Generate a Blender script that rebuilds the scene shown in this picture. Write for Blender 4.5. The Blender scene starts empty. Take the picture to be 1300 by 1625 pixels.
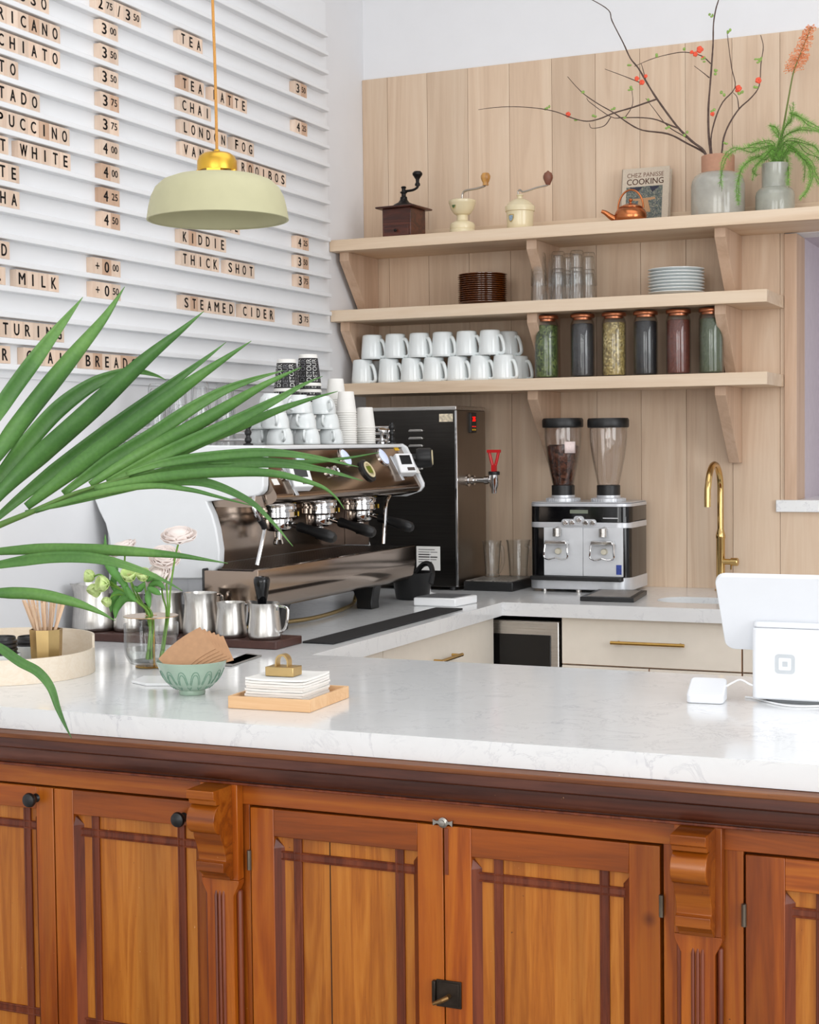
import bpy, math, random
from mathutils import Vector, Matrix
random.seed(7)
SC = bpy.context.scene
COL = SC.collection
PI = math.pi

# ------------------------------------------------------------------ camera
CAM = Vector((2.50137, -5.26723, 1.41))
YAW, PITCH, ROLL, FPX = 0.41734683, -0.04341655, 0.01108658, 2486.95552
FW = Vector((-math.sin(YAW)*math.cos(PITCH), math.cos(YAW)*math.cos(PITCH), math.sin(PITCH)))
_r = Vector((math.cos(YAW), math.sin(YAW), 0)); _d = FW.cross(_r)
RT = math.cos(ROLL)*_r + math.sin(ROLL)*_d
DN = -math.sin(ROLL)*_r + math.cos(ROLL)*_d
cd = bpy.data.cameras.new('camera'); cam = bpy.data.objects.new('camera', cd); COL.objects.link(cam)
cd.sensor_fit = 'HORIZONTAL'; cd.sensor_width = 36.0; cd.lens = FPX/1300*36.0
cd.clip_start = 0.05; cd.clip_end = 60
cam.matrix_world = Matrix(((RT.x, -DN.x, -FW.x, CAM.x), (RT.y, -DN.y, -FW.y, CAM.y), (RT.z, -DN.z, -FW.z, CAM.z), (0, 0, 0, 1)))
SC.camera = cam

# surveying helpers: where the sight line of a photo point meets a real plane of the room
def ray(px, py): return RT*((px-650)/FPX) + DN*((py-812.5)/FPX) + FW
def onx(px, py, x): v = ray(px, py); return CAM + v*((x-CAM.x)/v.x)
def ony(px, py, y): v = ray(px, py); return CAM + v*((y-CAM.y)/v.y)
def onz(px, py, z): v = ray(px, py); return CAM + v*((z-CAM.z)/v.z)
def proj(P):
    q = Vector(P)-CAM; return 650+FPX*q.dot(RT)/q.dot(FW), 812.5+FPX*q.dot(DN)/q.dot(FW)

# ------------------------------------------------------------------ exposure, world, daylight
SC.view_settings.view_transform = 'Standard'; SC.view_settings.look = 'None'
SC.view_settings.exposure = -0.62; SC.view_settings.gamma = 1.0; SC.view_settings.use_curve_mapping = False
SC.cycles.use_denoising = True
SC.cycles.caustics_reflective = False; SC.cycles.caustics_refractive = False
SC.cycles.max_bounces = 12; SC.cycles.transparent_max_bounces = 24
SC.cycles.sample_clamp_indirect = 6.0
W = bpy.data.worlds.new('daylight'); SC.world = W; W.use_nodes = True
W.node_tree.nodes['Background'].inputs[0].default_value = (0.93, 0.97, 1.0, 1)
W.node_tree.nodes['Background'].inputs[1].default_value = 2.0
def area(name, loc, target, sx, sy, power, color=(1, 1, 1)):
    l = bpy.data.lights.new(name, 'AREA'); l.shape = 'RECTANGLE'; l.size = sx; l.size_y = sy; l.energy = power; l.color = color
    o = bpy.data.objects.new(name, l); COL.objects.link(o); o.location = loc
    o.rotation_euler = (Vector(target)-Vector(loc)).to_track_quat('-Z', 'Y').to_euler(); return o
# daylight entering through the shopfront windows behind the camera and the side window on the right
area('shopfront_daylight_a', (1.5, -8.35, 2.0), (1.5, 0, 1.75), 2.1, 2.9, 96, (1.0, 0.985, 0.96))
area('shopfront_daylight_b', (4.3, -8.35, 2.0), (4.3, 0, 1.75), 2.1, 2.9, 96, (1.0, 0.985, 0.96))
area('side_window_daylight', (6.45, -4.6, 2.0), (0, -4.4, 1.6), 3.2, 2.9, 178, (0.97, 0.985, 1.0))

area('added_overhead_fill', (2.2, -2.3, 3.66), (2.2, -2.3, 0), 3.2, 2.4, 50, (0.99, 0.995, 1.0))  # added fill light over the bar, evens out the brightness; the ceiling is closed

# ------------------------------------------------------------------ materials
def lin(c):
    c = c.lstrip('#'); o = []
    for i in (0, 2, 4):
        v = int(c[i:i+2], 16)/255; o.append(v/12.92 if v <= .04045 else ((v+.055)/1.055)**2.4)
    return (*o, 1)
class NT:
    def __init__(s, name):
        s.m = bpy.data.materials.new(name); s.m.use_nodes = True; s.t = s.m.node_tree
        s.b = s.t.nodes['Principled BSDF']; s.out = s.t.nodes['Material Output']
    def n(s, typ, **kw):
        x = s.t.nodes.new(typ)
        for k, v in kw.items():
            if k[0] == '_': setattr(x, k[1:], v)
            else: x.inputs[k.replace('_', ' ')].default_value = v
        return x
    def l(s, a, b): s.t.links.new(a, b)
    def mapping(s, scale, loc=(0, 0, 0), rot=(0, 0, 0)):
        tc = s.n('ShaderNodeTexCoord'); mp = s.n('ShaderNodeMapping')
        mp.inputs['Scale'].default_value = scale; mp.inputs['Location'].default_value = loc; mp.inputs['Rotation'].default_value = rot
        s.l(tc.outputs['Object'], mp.inputs['Vector']); return mp.outputs['Vector']
    def ramp(s, fac, stops):
        r = s.n('ShaderNodeValToRGB'); e = r.color_ramp.elements
        while len(e) < len(stops): e.new(0.5)
        for i, (p, c) in enumerate(stops): e[i].position = p; e[i].color = lin(c) if isinstance(c, str) else c
        s.l(fac, r.inputs['Fac']); return r.outputs['Color']
    def mix(s, mode, fac, a, b):
        x = s.n('ShaderNodeMix', _data_type='RGBA', _blend_type=mode)
        for sock, v in ((x.inputs[0], fac), (x.inputs[6], a), (x.inputs[7], b)):
            if hasattr(v, 'links'): s.l(v, sock)
            else: sock.default_value = v
        return x.outputs[2]
    def bump(s, h, strength=.2, dist=.002):
        b = s.n('ShaderNodeBump'); b.inputs['Strength'].default_value = strength; b.inputs['Distance'].default_value = dist
        s.l(h, b.inputs['Height']); s.l(b.outputs['Normal'], s.b.inputs['Normal'])
MATS = {}
def mat(name, color, rough=.5, metal=0, spec=.5, coat=0, emit=None, es=0, noise=.04, nscale=30, bump=0, sheen=0, sss=0):
    if name in MATS: return MATS[name]
    t = NT(name); b = t.b
    b.inputs['Roughness'].default_value = rough; b.inputs['Metallic'].default_value = metal
    b.inputs['Specular IOR Level'].default_value = spec; b.inputs['Coat Weight'].default_value = coat
    if sss: b.inputs['Subsurface Weight'].default_value = sss; b.inputs['Subsurface Radius'].default_value = (.01, .01, .01)
    nz = t.n('ShaderNodeTexNoise', Scale=nscale, Detail=3.0); t.l(t.mapping((1, 1, 1)), nz.inputs['Vector'])
    c = lin(color)
    lo = tuple(max(0, v*(1-noise)) for v in c[:3])+(1,); hi = tuple(min(1, v*(1+noise)) for v in c[:3])+(1,)
    t.l(t.ramp(nz.outputs['Fac'], [(.3, lo), (.7, hi)]), b.inputs['Base Color'])
    if bump: t.bump(nz.outputs['Fac'], bump)
    if emit: b.inputs['Emission Color'].default_value = lin(emit); b.inputs['Emission Strength'].default_value = es
    MATS[name] = t.m; return t.m
def wood(name, dark, midc, light, axis='z', fine=1.0, rough=.45, coat=0, plank=None, knots=0, contrast=1.0, spec=.4, tone=.12, age=0):
    """grain running along AXIS; plank=(coordinate index, start, width) shifts tone and grain from board to board"""
    if name in MATS: return MATS[name]
    t = NT(name); b = t.b
    sc = {'z': (1, 1, .055), 'x': (.055, 1, 1), 'y': (1, .055, 1)}[axis]
    tc = t.n('ShaderNodeTexCoord'); vec = tc.outputs['Object']
    if plank:
        sx = t.n('ShaderNodeSeparateXYZ'); t.l(vec, sx.inputs[0])
        a = t.n('ShaderNodeMath', _operation='SUBTRACT'); t.l(sx.outputs[plank[0]], a.inputs[0]); a.inputs[1].default_value = plank[1]
        dv = t.n('ShaderNodeMath', _operation='DIVIDE'); t.l(a.outputs[0], dv.inputs[0]); dv.inputs[1].default_value = plank[2]
        fl = t.n('ShaderNodeMath', _operation='FLOOR'); t.l(dv.outputs[0], fl.inputs[0])
        wn = t.n('ShaderNodeTexWhiteNoise', _noise_dimensions='1D'); t.l(fl.outputs[0], wn.inputs['W'])
        vm = t.n('ShaderNodeVectorMath', _operation='MULTIPLY_ADD'); t.l(wn.outputs['Color'], vm.inputs[0])
        vm.inputs[1].default_value = (3, 3, 3); t.l(vec, vm.inputs[2]); vec2 = vm.outputs[0]
    else:
        wn = t.n('ShaderNodeObjectInfo')
        vm = t.n('ShaderNodeVectorMath', _operation='ADD'); 
        t.l(wn.outputs['Random'], vm.inputs[0]); t.l(vec, vm.inputs[1]); vec2 = vm.outputs[0]
    mp = t.n('ShaderNodeMapping'); mp.inputs['Scale'].default_value = tuple(v*fine for v in sc); t.l(vec2, mp.inputs['Vector'])
    n1 = t.n('ShaderNodeTexNoise', Scale=9.0, Detail=4.0, Roughness=.55, Distortion=1.1); t.l(mp.outputs[0], n1.inputs['Vector'])
    md = t.n('ShaderNodeMath', _operation='MULTIPLY'); md.inputs[1].default_value = 7.0; t.l(n1.outputs['Fac'], md.inputs[0])
    fr = t.n('ShaderNodeMath', _operation='PINGPONG'); fr.inputs[1].default_value = 1.0; t.l(md.outputs[0], fr.inputs[0])
    n2 = t.n('ShaderNodeTexNoise', Scale=170.0, Detail=3.0, Roughness=.6); t.l(mp.outputs[0], n2.inputs['Vector'])
    mx = t.n('ShaderNodeMix', _data_type='FLOAT'); mx.inputs[0].default_value = .45; t.l(fr.outputs[0], mx.inputs[2]); t.l(n2.outputs['Fac'], mx.inputs[3])
    k = .5/contrast
    col = t.ramp(mx.outputs[0], [(max(0, .45-k*.6), dark), (.48, midc), (min(1, .52+k*.6), light)])
    hv = t.n('ShaderNodeHueSaturation'); t.l(col, hv.inputs['Color'])
    mr = t.n('ShaderNodeMapRange'); mr.inputs[3].default_value = 1-tone; mr.inputs[4].default_value = 1+tone*.7
    t.l(wn.outputs['Value' if plank else 'Random'], mr.inputs[0]); t.l(mr.outputs[0], hv.inputs['Value'])
    c = hv.outputs['Color']
    if knots:
        n3 = t.n('ShaderNodeTexVoronoi', Scale=knots); t.l(vec, n3.inputs['Vector'])
        kr = t.ramp(n3.outputs['Distance'], [(.0, (1, 1, 1, 1)), (.05, (.0, .0, .0, 1))]); c = t.mix('MULTIPLY', kr, c, (.35, .25, .2, 1))
    if age:   # old dirt, rubbed patches and small chips in the varnish
        a1 = t.n('ShaderNodeTexNoise', Scale=5.0, Detail=5.0, Roughness=.6); t.l(mp.outputs[0], a1.inputs['Vector'])
        c = t.mix('MULTIPLY', age, c, t.ramp(a1.outputs['Fac'], [(.30, (.38, .30, .26, 1)), (.52, (1, 1, 1, 1)), (.75, (1.12, 1.08, 1.0, 1))]))
        a2 = t.n('ShaderNodeTexNoise', Scale=95.0, Detail=3.0, Roughness=.7); t.l(vec, a2.inputs['Vector'])
        c = t.mix('MIX', t.ramp(a2.outputs['Fac'], [(.735, (0, 0, 0, 1)), (.76, (.8, .8, .8, 1))]), c, lin('#d9a878'))
        c = t.mix('MIX', t.ramp(a2.outputs['Fac'], [(.25, (.8, .8, .8, 1)), (.28, (0, 0, 0, 1))]), c, lin('#3a1a0c'))
    t.l(c, b.inputs['Base Color'])
    b.inputs['Roughness'].default_value = rough; b.inputs['Coat Weight'].default_value = coat; b.inputs['Specular IOR Level'].default_value = spec
    b.inputs['Coat Roughness'].default_value = .2
    t.bump(n2.outputs['Fac'], .08, .001)
    MATS[name] = t.m; return t.m
def glass(name, tint=(1, 1, 1), strength=1.0, rough=.02, absorb=0.0):
    """thin clear wall: fresnel reflection over straight transmission, darker where one looks along the wall"""
    if name in MATS: return MATS[name]
    t = NT(name); t.t.nodes.remove(t.b)
    lw = t.n('ShaderNodeLayerWeight', Blend=.32)
    tr = t.n('ShaderNodeBsdfTransparent')
    c0 = (*tint, 1); c1 = tuple(v*(.72-absorb*.35) for v in tint)+(1,)
    t.l(t.ramp(lw.outputs['Facing'], [(.30, c0), (.97, c1)]), tr.inputs['Color'])
    gl = t.n('ShaderNodeBsdfGlossy', Roughness=rough)
    fc = t.n('ShaderNodeLayerWeight', Blend=.5); fr = t.n('ShaderNodeMath', _operation='POWER'); fr.inputs[1].default_value = 3.5; t.l(fc.outputs['Facing'], fr.inputs[0])
    ad = t.n('ShaderNodeMath', _operation='MULTIPLY_ADD'); ad.inputs[1].default_value = .75; ad.inputs[2].default_value = .035; t.l(fr.outputs[0], ad.inputs[0])
    mm = t.n('ShaderNodeMath', _operation='MULTIPLY'); mm.inputs[1].default_value = strength; mm.use_clamp = True
    t.l(ad.outputs[0], mm.inputs[0])
    mx = t.n('ShaderNodeMixShader'); t.l(mm.outputs[0], mx.inputs[0]); t.l(tr.outputs[0], mx.inputs[1]); t.l(gl.outputs[0], mx.inputs[2])
    t.l(mx.outputs[0], t.out.inputs['Surface']); MATS[name] = t.m; return t.m
def speckle(name, cols, scale, rough=.6, vor=True, stretch=(1, 1, 1)):
    if name in MATS: return MATS[name]
    t = NT(name)
    if vor:
        v = t.n('ShaderNodeTexVoronoi', Scale=scale); t.l(t.mapping(stretch), v.inputs['Vector'])
        sp = t.n('ShaderNodeSeparateColor'); t.l(v.outputs['Color'], sp.inputs[0]); f = sp.outputs[0]
    else:
        v = t.n('ShaderNodeTexNoise', Scale=scale, Detail=4.0); t.l(t.mapping(stretch), v.inputs['Vector']); f = v.outputs['Fac']
    t.l(t.ramp(f, [((i+.5)/len(cols), c) for i, c in enumerate(cols)]), t.b.inputs['Base Color'])
    t.b.inputs['Roughness'].default_value = rough
    t.bump(v.outputs['Distance'] if vor else f, .3, .002)
    MATS[name] = t.m; return t.m
def brushed(name, color, rough=.3, axis='x', var=.12, aniso=.0):
    if name in MATS: return MATS[name]
    t = NT(name); b = t.b; b.inputs['Metallic'].default_value = 1
    s = {'x': (1, 60, 60), 'y': (60, 1, 60), 'z': (60, 60, 1)}[axis]
    n = t.n('ShaderNodeTexNoise', Scale=6.0, Detail=3.0); t.l(t.mapping(s), n.inputs['Vector'])
    c = lin(color); lo = tuple(v*(1-var) for v in c[:3])+(1,); hi = tuple(min(1, v*(1+var)) for v in c[:3])+(1,)
    t.l(t.ramp(n.outputs['Fac'], [(.35, lo), (.65, hi)]), b.inputs['Base Color'])
    mr = t.n('ShaderNodeMapRange'); mr.inputs[3].default_value = rough*.8; mr.inputs[4].default_value = rough*1.25
    t.l(n.outputs['Fac'], mr.inputs[0]); t.l(mr.outputs[0], b.inputs['Roughness'])
    MATS[name] = t.m; return t.m
def marble(name):
    t = NT(name); b = t.b; vec = t.mapping((1, 1, 1))
    n1 = t.n('ShaderNodeTexNoise', Scale=5.0, Detail=6.0, Roughness=.6, Distortion=1.5); t.l(vec, n1.inputs['Vector'])
    n2 = t.n('ShaderNodeTexNoise', Scale=11.0, Detail=8.0, Roughness=.65, Distortion=.8); t.l(vec, n2.inputs['Vector'])
    a = t.n('ShaderNodeMath', _operation='SUBTRACT'); a.inputs[1].default_value = .5; t.l(n2.outputs['Fac'], a.inputs[0])
    ab = t.n('ShaderNodeMath', _operation='ABSOLUTE'); t.l(a.outputs[0], ab.inputs[0])
    vein = t.ramp(ab.outputs[0], [(0, (.80, .80, .82, 1)), (.022, (1, 1, 1, 1))])
    msk = t.ramp(n1.outputs['Fac'], [(.42, (0, 0, 0, 1)), (.60, (1, 1, 1, 1))])
    c = t.mix('MULTIPLY', msk, t.ramp(n1.outputs['Fac'], [(.3, '#e9eaea'), (.6, '#eeefef'), (.75, '#e6e7e9')]), vein)
    t.l(c, b.inputs['Base Color']); b.inputs['Roughness'].default_value = .13; b.inputs['Specular IOR Level'].default_value = .5
    MATS[name] = t.m; return t.m

# ------------------------------------------------------------------ geometry
ORG = {}
class G:
    def __init__(s): s.v = []; s.f = []
    def add(s, vs, fs):
        o = len(s.v); s.v += [Vector(p) for p in vs]; s.f += [tuple(i+o for i in f) for f in fs]; return s
    def box(s, x0, y0, z0, x1, y1, z1):
        return s.add([(x0, y0, z0), (x1, y0, z0), (x1, y1, z0), (x0, y1, z0), (x0, y0, z1), (x1, y0, z1), (x1, y1, z1), (x0, y1, z1)],
                     [(0, 3, 2, 1), (4, 5, 6, 7), (0, 1, 5, 4), (1, 2, 6, 5), (2, 3, 7, 6), (3, 0, 4, 7)])
    def cbox(s, c, sz, rot=None):
        i = len(s.v); s.box(*(-v/2 for v in sz), *(v/2 for v in sz))
        M = rot if rot is not None else Matrix.Identity(3)
        for k in range(i, len(s.v)): s.v[k] = M @ s.v[k] + Vector(c)
        return s
    def prism(s, poly, axis, a, b):
        """poly in the two other axes (x,z for 'y'; y,z for 'x'; x,y for 'z')"""
        def P(u, w, k): return {'y': (u, k, w), 'x': (k, u, w), 'z': (u, w, k)}[axis]
        n = len(poly); vs = [P(u, w, a) for u, w in poly]+[P(u, w, b) for u, w in poly]
        ar = sum(poly[i][0]*poly[(i+1) % n][1]-poly[(i+1) % n][0]*poly[i][1] for i in range(n))
        flip = (ar > 0) ^ (axis == 'y') ^ (b < a)
        fs = [tuple(range(n)), tuple(range(2*n-1, n-1, -1))]+[(i, i+n, (i+1) % n+n, (i+1) % n) for i in range(n)]
        if flip: fs = [tuple(reversed(f)) for f in fs]
        return s.add(vs, fs)
    def lathe(s, prof, c=(0, 0, 0), n=32, axis=None, caps=True, arc=None):
        """profile of (radius, height) around AXIS through c"""
        ax = Vector(axis or (0, 0, 1)).normalized(); u = ax.orthogonal().normalized() if abs(ax.z) < .999 else Vector((1, 0, 0)); w = ax.cross(u)
        c = Vector(c); vs = []; m = len(prof)
        for r, h in prof:
            for k in range(n):
                a = 2*PI*k/n; vs.append(c+ax*h+(u*math.cos(a)+w*math.sin(a))*r)
        fs = [(j*n+k, j*n+(k+1) % n, (j+1)*n+(k+1) % n, (j+1)*n+k) for j in range(m-1) for k in range(n)]
        if caps:
            if prof[0][0] > 1e-6: fs.append(tuple(range(n-1, -1, -1)))
            if prof[-1][0] > 1e-6: fs.append(tuple((m-1)*n+k for k in range(n)))
        return s.add(vs, fs)
    def cyl(s, p0, p1, r0, r1=None, n=16):
        d = Vector(p1)-Vector(p0); return s.lathe([(r0, 0), (r0 if r1 is None else r1, d.length)], p0, n, d)
    def tube(s, pts, rad, n=8, closed=False):
        pts = [Vector(p) for p in pts]; m = len(pts); R = rad if isinstance(rad, (list, tuple)) else [rad]*m
        up = None; vs = []
        for i, p in enumerate(pts):
            a = pts[(i-1) % m] if (closed or i > 0) else p; b = pts[(i+1) % m] if (closed or i < m-1) else p
            d = (b-a).normalized()
            if up is None: up = d.orthogonal().normalized()
            up = (up-d*up.dot(d)); up = up.normalized() if up.length > 1e-6 else d.orthogonal().normalized()
            w = d.cross(up)
            for k in range(n): t = 2*PI*k/n; vs.append(p+(up*math.cos(t)+w*math.sin(t))*R[i])
        rng = m if closed else m-1
        fs = [(j*n+k, j*n+(k+1) % n, ((j+1) % m)*n+(k+1) % n, ((j+1) % m)*n+k) for j in range(rng) for k in range(n)]
        if not closed: fs += [tuple(range(n-1, -1, -1)), tuple((m-1)*n+k for k in range(n))]
        return s.add(vs, fs)
    def ball(s, c, r, n=12, sc=(1, 1, 1)):
        i = len(s.v); k = max(4, n//2)
        s.lathe([(max(1e-4, math.sin(PI*j/k)*r), -math.cos(PI*j/k)*r) for j in range(k+1)], (0, 0, 0), n, caps=False)
        for q in range(i, len(s.v)): p = s.v[q]; s.v[q] = Vector((p.x*sc[0], p.y*sc[1], p.z*sc[2]))+Vector(c)
        return s
    def xf(s, M):
        s.v = [M @ p for p in s.v]; return s
    def mesh(s, name, m, org=(0, 0, 0), smooth=35, mats=None):
        o = Vector(org); me = bpy.data.meshes.new(name); me.from_pydata([p-o for p in s.v], [], s.f); me.materials.append(m)
        if smooth: me.polygons.foreach_set('use_smooth', [True]*len(me.polygons)); me.set_sharp_from_angle(angle=math.radians(smooth))
        me.update(); return me
    def build(s, name, m, parent=None, bevel=0, smooth=35, org=None, label=None, solid=0):
        o0 = Vector(org) if org is not None else ORG.get(parent.name, Vector()) if parent else Vector()
        o = bpy.data.objects.new(name, s.mesh(name, m, o0, smooth)); COL.objects.link(o)
        if parent: o.parent = parent
        else: o.location = o0
        ORG[o.name] = o0
        if solid: md = o.modifiers.new('solid', 'SOLIDIFY'); md.thickness = solid; md.offset = 0
        if bevel: md = o.modifiers.new('bevel', 'BEVEL'); md.width = bevel; md.segments = 2; md.limit_method = 'ANGLE'; md.angle_limit = math.radians(40); md.harden_normals = False
        if label: o['label'] = label
        return o
def tag(o, label, cat, group=None):
    o['label'] = label; o['category'] = cat
    if group: o['group'] = group
    return o
def thing(name, label, cat, org=(0, 0, 0), group=None):
    o = bpy.data.objects.new(name, None); COL.objects.link(o); o.location = org; o.empty_display_size = .05
    ORG[o.name] = Vector(org); return tag(o, label, cat, group)
def struct(o): o['kind'] = 'structure'; return o
KIDS = {}
def dup(root, loc, rotz=0, label=None, group=None):
    def cp(o, par):
        c = o.copy(); COL.objects.link(c); c.parent = par
        for ch in [k for k in ALLCH(o)]: cp(ch, c)
        return c
    r = cp(root, None); r.location = loc; r.rotation_euler = (0, 0, rotz)
    if label: r['label'] = label
    if group: r['group'] = group
    return r
def ALLCH(o): return list(o.children)
def put(first, used, loc, rotz, label, group=None):
    """the first call moves the original itself, every later one a copy"""
    if not used:
        used.append(1); first.location = loc; first.rotation_euler = (0, 0, rotz); first['label'] = label
        if group: first['group'] = group
        return first
    return dup(first, loc, rotz, label, group)
def rrect(w, h, r, n=5, cx=0, cy=0):
    p = []
    for sx, sy, a0 in ((1, 1, 0), (-1, 1, 90), (-1, -1, 180), (1, -1, 270)):
        for k in range(n+1):
            a = math.radians(a0+90*k/n); p.append((cx+sx*(w/2-r)+r*math.cos(a), cy+sy*(h/2-r)+r*math.sin(a)))
    return p
def catmull(pts, k=6):
    P = [Vector(p) for p in pts]; P = [2*P[0]-P[1]]+P+[2*P[-1]-P[-2]]; out = []
    for i in range(1, len(P)-2):
        a, b, c, d = P[i-1:i+3]
        for j in range(k):
            t = j/k; out.append(.5*((2*b)+(c-a)*t+(2*a-5*b+4*c-d)*t*t+(3*b-a-3*c+d)*t**3))
    out.append(P[-2]); return out
TXT = {}
def text_geo(s, offset=.0):
    """outline of a word as flat faces, about 1 unit high capitals, centred"""
    key = (s, offset)
    if key in TXT: return TXT[key]
    cu = bpy.data.curves.new('lettering', 'FONT'); cu.body = s; cu.size = 1; cu.offset = offset; cu.resolution_u = 3
    o = bpy.data.objects.new('lettering', cu); COL.objects.link(o)
    dg = bpy.context.evaluated_depsgraph_get(); dg.update(); me = o.evaluated_get(dg).to_mesh()
    vs = [tuple(v.co) for v in me.vertices]; fs = [tuple(p.vertices) for p in me.polygons]
    o.evaluated_get(dg).to_mesh_clear(); bpy.data.objects.remove(o); bpy.data.curves.remove(cu)
    x0 = min(v[0] for v in vs); x1 = max(v[0] for v in vs); y0 = min(v[1] for v in vs); y1 = max(v[1] for v in vs)
    vs = [((v[0]-(x0+x1)/2), (v[1]-(y0+y1)/2)) for v in vs]
    TXT[key] = (vs, fs, x1-x0, y1-y0); return TXT[key]
def letters(g, s, O, U, V, width=None, height=None, offset=.0, bold=0):
    """lay the word s in the plane O + U*x + V*y, fitted to width and height in metres"""
    vs, fs, w, h = text_geo(s, offset); O, U, V = Vector(O), Vector(U), Vector(V)
    ky = height/h if height else None; kx = width/w if width else ky
    if ky is None: ky = kx
    for du, dv in (((-bold, 0), (bold, 0), (0, bold*.6), (0, -bold*.6)) if bold else ((0, 0),)): g.add([O+U*(x*kx+du)+V*(y*ky+dv) for x, y in vs], fs)
    return g
# ------------------------------------------------------------------ shared materials
M_WALL = mat('wall_paint', '#e7e7e9', .75, noise=.012, nscale=8)
M_BOARD = mat('board_paint', '#edeef0', .55, noise=.01, nscale=8)
M_LILAC = mat('passage_paint', '#cfc4cb', .8, noise=.03)
M_OAK = wood('oak_cladding', '#c8ac92', '#d6bca2', '#dec8b0', 'z', 1.0, .5, plank=(0, .102, .1575), tone=.08, contrast=.6)
M_OAKX = wood('oak_shelf', '#d0b598', '#dcc4a9', '#e3cfb7', 'x', 1.0, .5, tone=.03, contrast=.8)
M_OAKB = wood('oak_bracket', '#bf9f86', '#cbac92', '#d4b79f', 'z', 1.0, .55, tone=.05, contrast=.8)
M_MARBLE = marble('quartz_top')
M_CREAM = mat('cream_cabinet_paint', '#fbf2e3', .45, noise=.015)
M_EDGE = mat('copper_edge', '#b98960', .4)
M_BRASS = mat('brass', '#d3a95f', .22, 1, noise=.05)
M_BRASSM = mat('brass_matte', '#cdb07a', .36, 1, noise=.06)
M_STEEL = brushed('brushed_steel', '#c9c6c2', .28, 'x')
M_STEELZ = brushed('pitcher_steel', '#cfccc8', .30, 'z', .08)
M_CHROME = mat('chrome', '#dcdcdc', .06, 1, noise=.01)
M_BLACK = mat('black_plastic', '#161617', .4, noise=.08)
M_BLACKG = mat('black_gloss', '#0c0c0e', .08, noise=.02)
M_RUBBER = mat('black_rubber', '#1d1d1f', .8, noise=.1, nscale=200, bump=.2)
M_WHITE = mat('white_plastic', '#f3f4f5', .3, noise=.01)
M_PORC = mat('white_porcelain', '#e9eeee', .12, noise=.01, coat=.3)
M_PAPER = mat('white_paper', '#f3f1ec', .8, noise=.02)
M_GLASS = glass('clear_glass', (.985, .99, .99), 1.0)
M_GLASST = glass('tumbler_glass', (.975, .98, .98), 1.3, absorb=.3)
M_SPACE = mat('dark_gap', '#1a0f0a', .9)
# antique pine of the bar front
M_PINE = wood('pine_frame', '#803808', '#a2500f', '#b66618', 'z', 1.6, .36, .15, tone=.10, knots=3.2, contrast=.8, age=.8)
M_PINEX = wood('pine_rail', '#7e3b0a', '#a04f10', '#b46518', 'x', 1.6, .36, .15, tone=.08, knots=2.2, contrast=.8, age=.8)
M_PANEL = wood('pine_panel', '#9a5317', '#b56b22', '#c47d30', 'z', 2.6, .36, .12, tone=.08, contrast=.85, age=.45)
M_DARK = wood('dark_crown', '#3b1c14', '#512a1e', '#673a2a', 'x', 1.5, .38, .2, tone=.05, age=.5)
M_BEAD = wood('dark_bead', '#55230f', '#6d3016', '#7f3d1f', 'z', 2, .42, .1, tone=.05)
M_CORB = wood('corbel_pine', '#743608', '#934a0d', '#a85e18', 'x', 1.6, .3, .25, tone=.06, age=.7)
M_EDGEW = wood('worn_edge', '#5f3216', '#74421f', '#84512a', 'x', 2.0, .5, age=.8)

for ch in "ABCDEFGHIKLMNOPRSTUVW023457+/.": text_geo(ch)
for w in ("00", "25", "50", "75", "CHEZ PANISSE", "COOKING", "DETOUR", "215"): text_geo(w)

# ------------------------------------------------------------------ room shell
struct(G().box(-.3, -8.6, -.1, 6.7, 1.2, 0).build('floor', mat('concrete_floor', '#8f8b86', .5, noise=.08, nscale=4)))
struct(G().box(-.3, -8.6, 3.7, 6.7, 1.2, 3.8).build('ceiling', M_WALL))
struct(G().box(-.15, -8.6, 0, 0, 0, 3.7).build('wall_left', M_WALL))
OX0, OZ0, OZ1 = 1.572, 1.211, 2.088
g = G().box(-.15, 0, 0, OX0, .13, 3.7).box(OX0, 0, 0, 6.7, .13, OZ0-.038).box(OX0, 0, OZ1, 6.7, .13, 3.7).box(3.4, 0, OZ0-.038, 6.7, .13, OZ1)
struct(g.build('wall_back', M_WALL))
# the pass-through opening leads along a lilac grey side wall
struct(G().box(OX0-.12, .13, OZ0, OX0, 1.2, OZ1).box(OX0-.12, 1.1, OZ0, 3.4, 1.2, OZ1).box(OX0-.12, .13, OZ1, 3.4, 1.2, OZ1+.1).box(OX0-.12, .13, OZ0-.138, 3.4, 1.2, OZ0-.04).build('wall_passage', M_LILAC))
struct(G().box(6.6, -8.6, 0, 6.7, -6.3, 3.7).box(6.6, -2.9, 0, 6.7, 0, 3.7).box(6.6, -6.3, 0, 6.7, -2.9, .5).box(6.6, -6.3, 3.5, 6.7, -2.9, 3.7).build('wall_right', M_WALL))
struct(G().box(-.15, -8.6, 0, .4, -8.5, 3.7).box(2.6, -8.6, 0, 3.2, -8.5, 3.7).box(5.4, -8.6, 0, 6.7, -8.5, 3.7).box(.4, -8.6, 0, 2.6, -8.5, .45).box(3.2, -8.6, 0, 5.4, -8.5, .45)
       .box(.4, -8.6, 3.45, 2.6, -8.5, 3.7).box(3.2, -8.6, 3.45, 5.4, -8.5, 3.7).build('wall_front', M_WALL))
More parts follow.
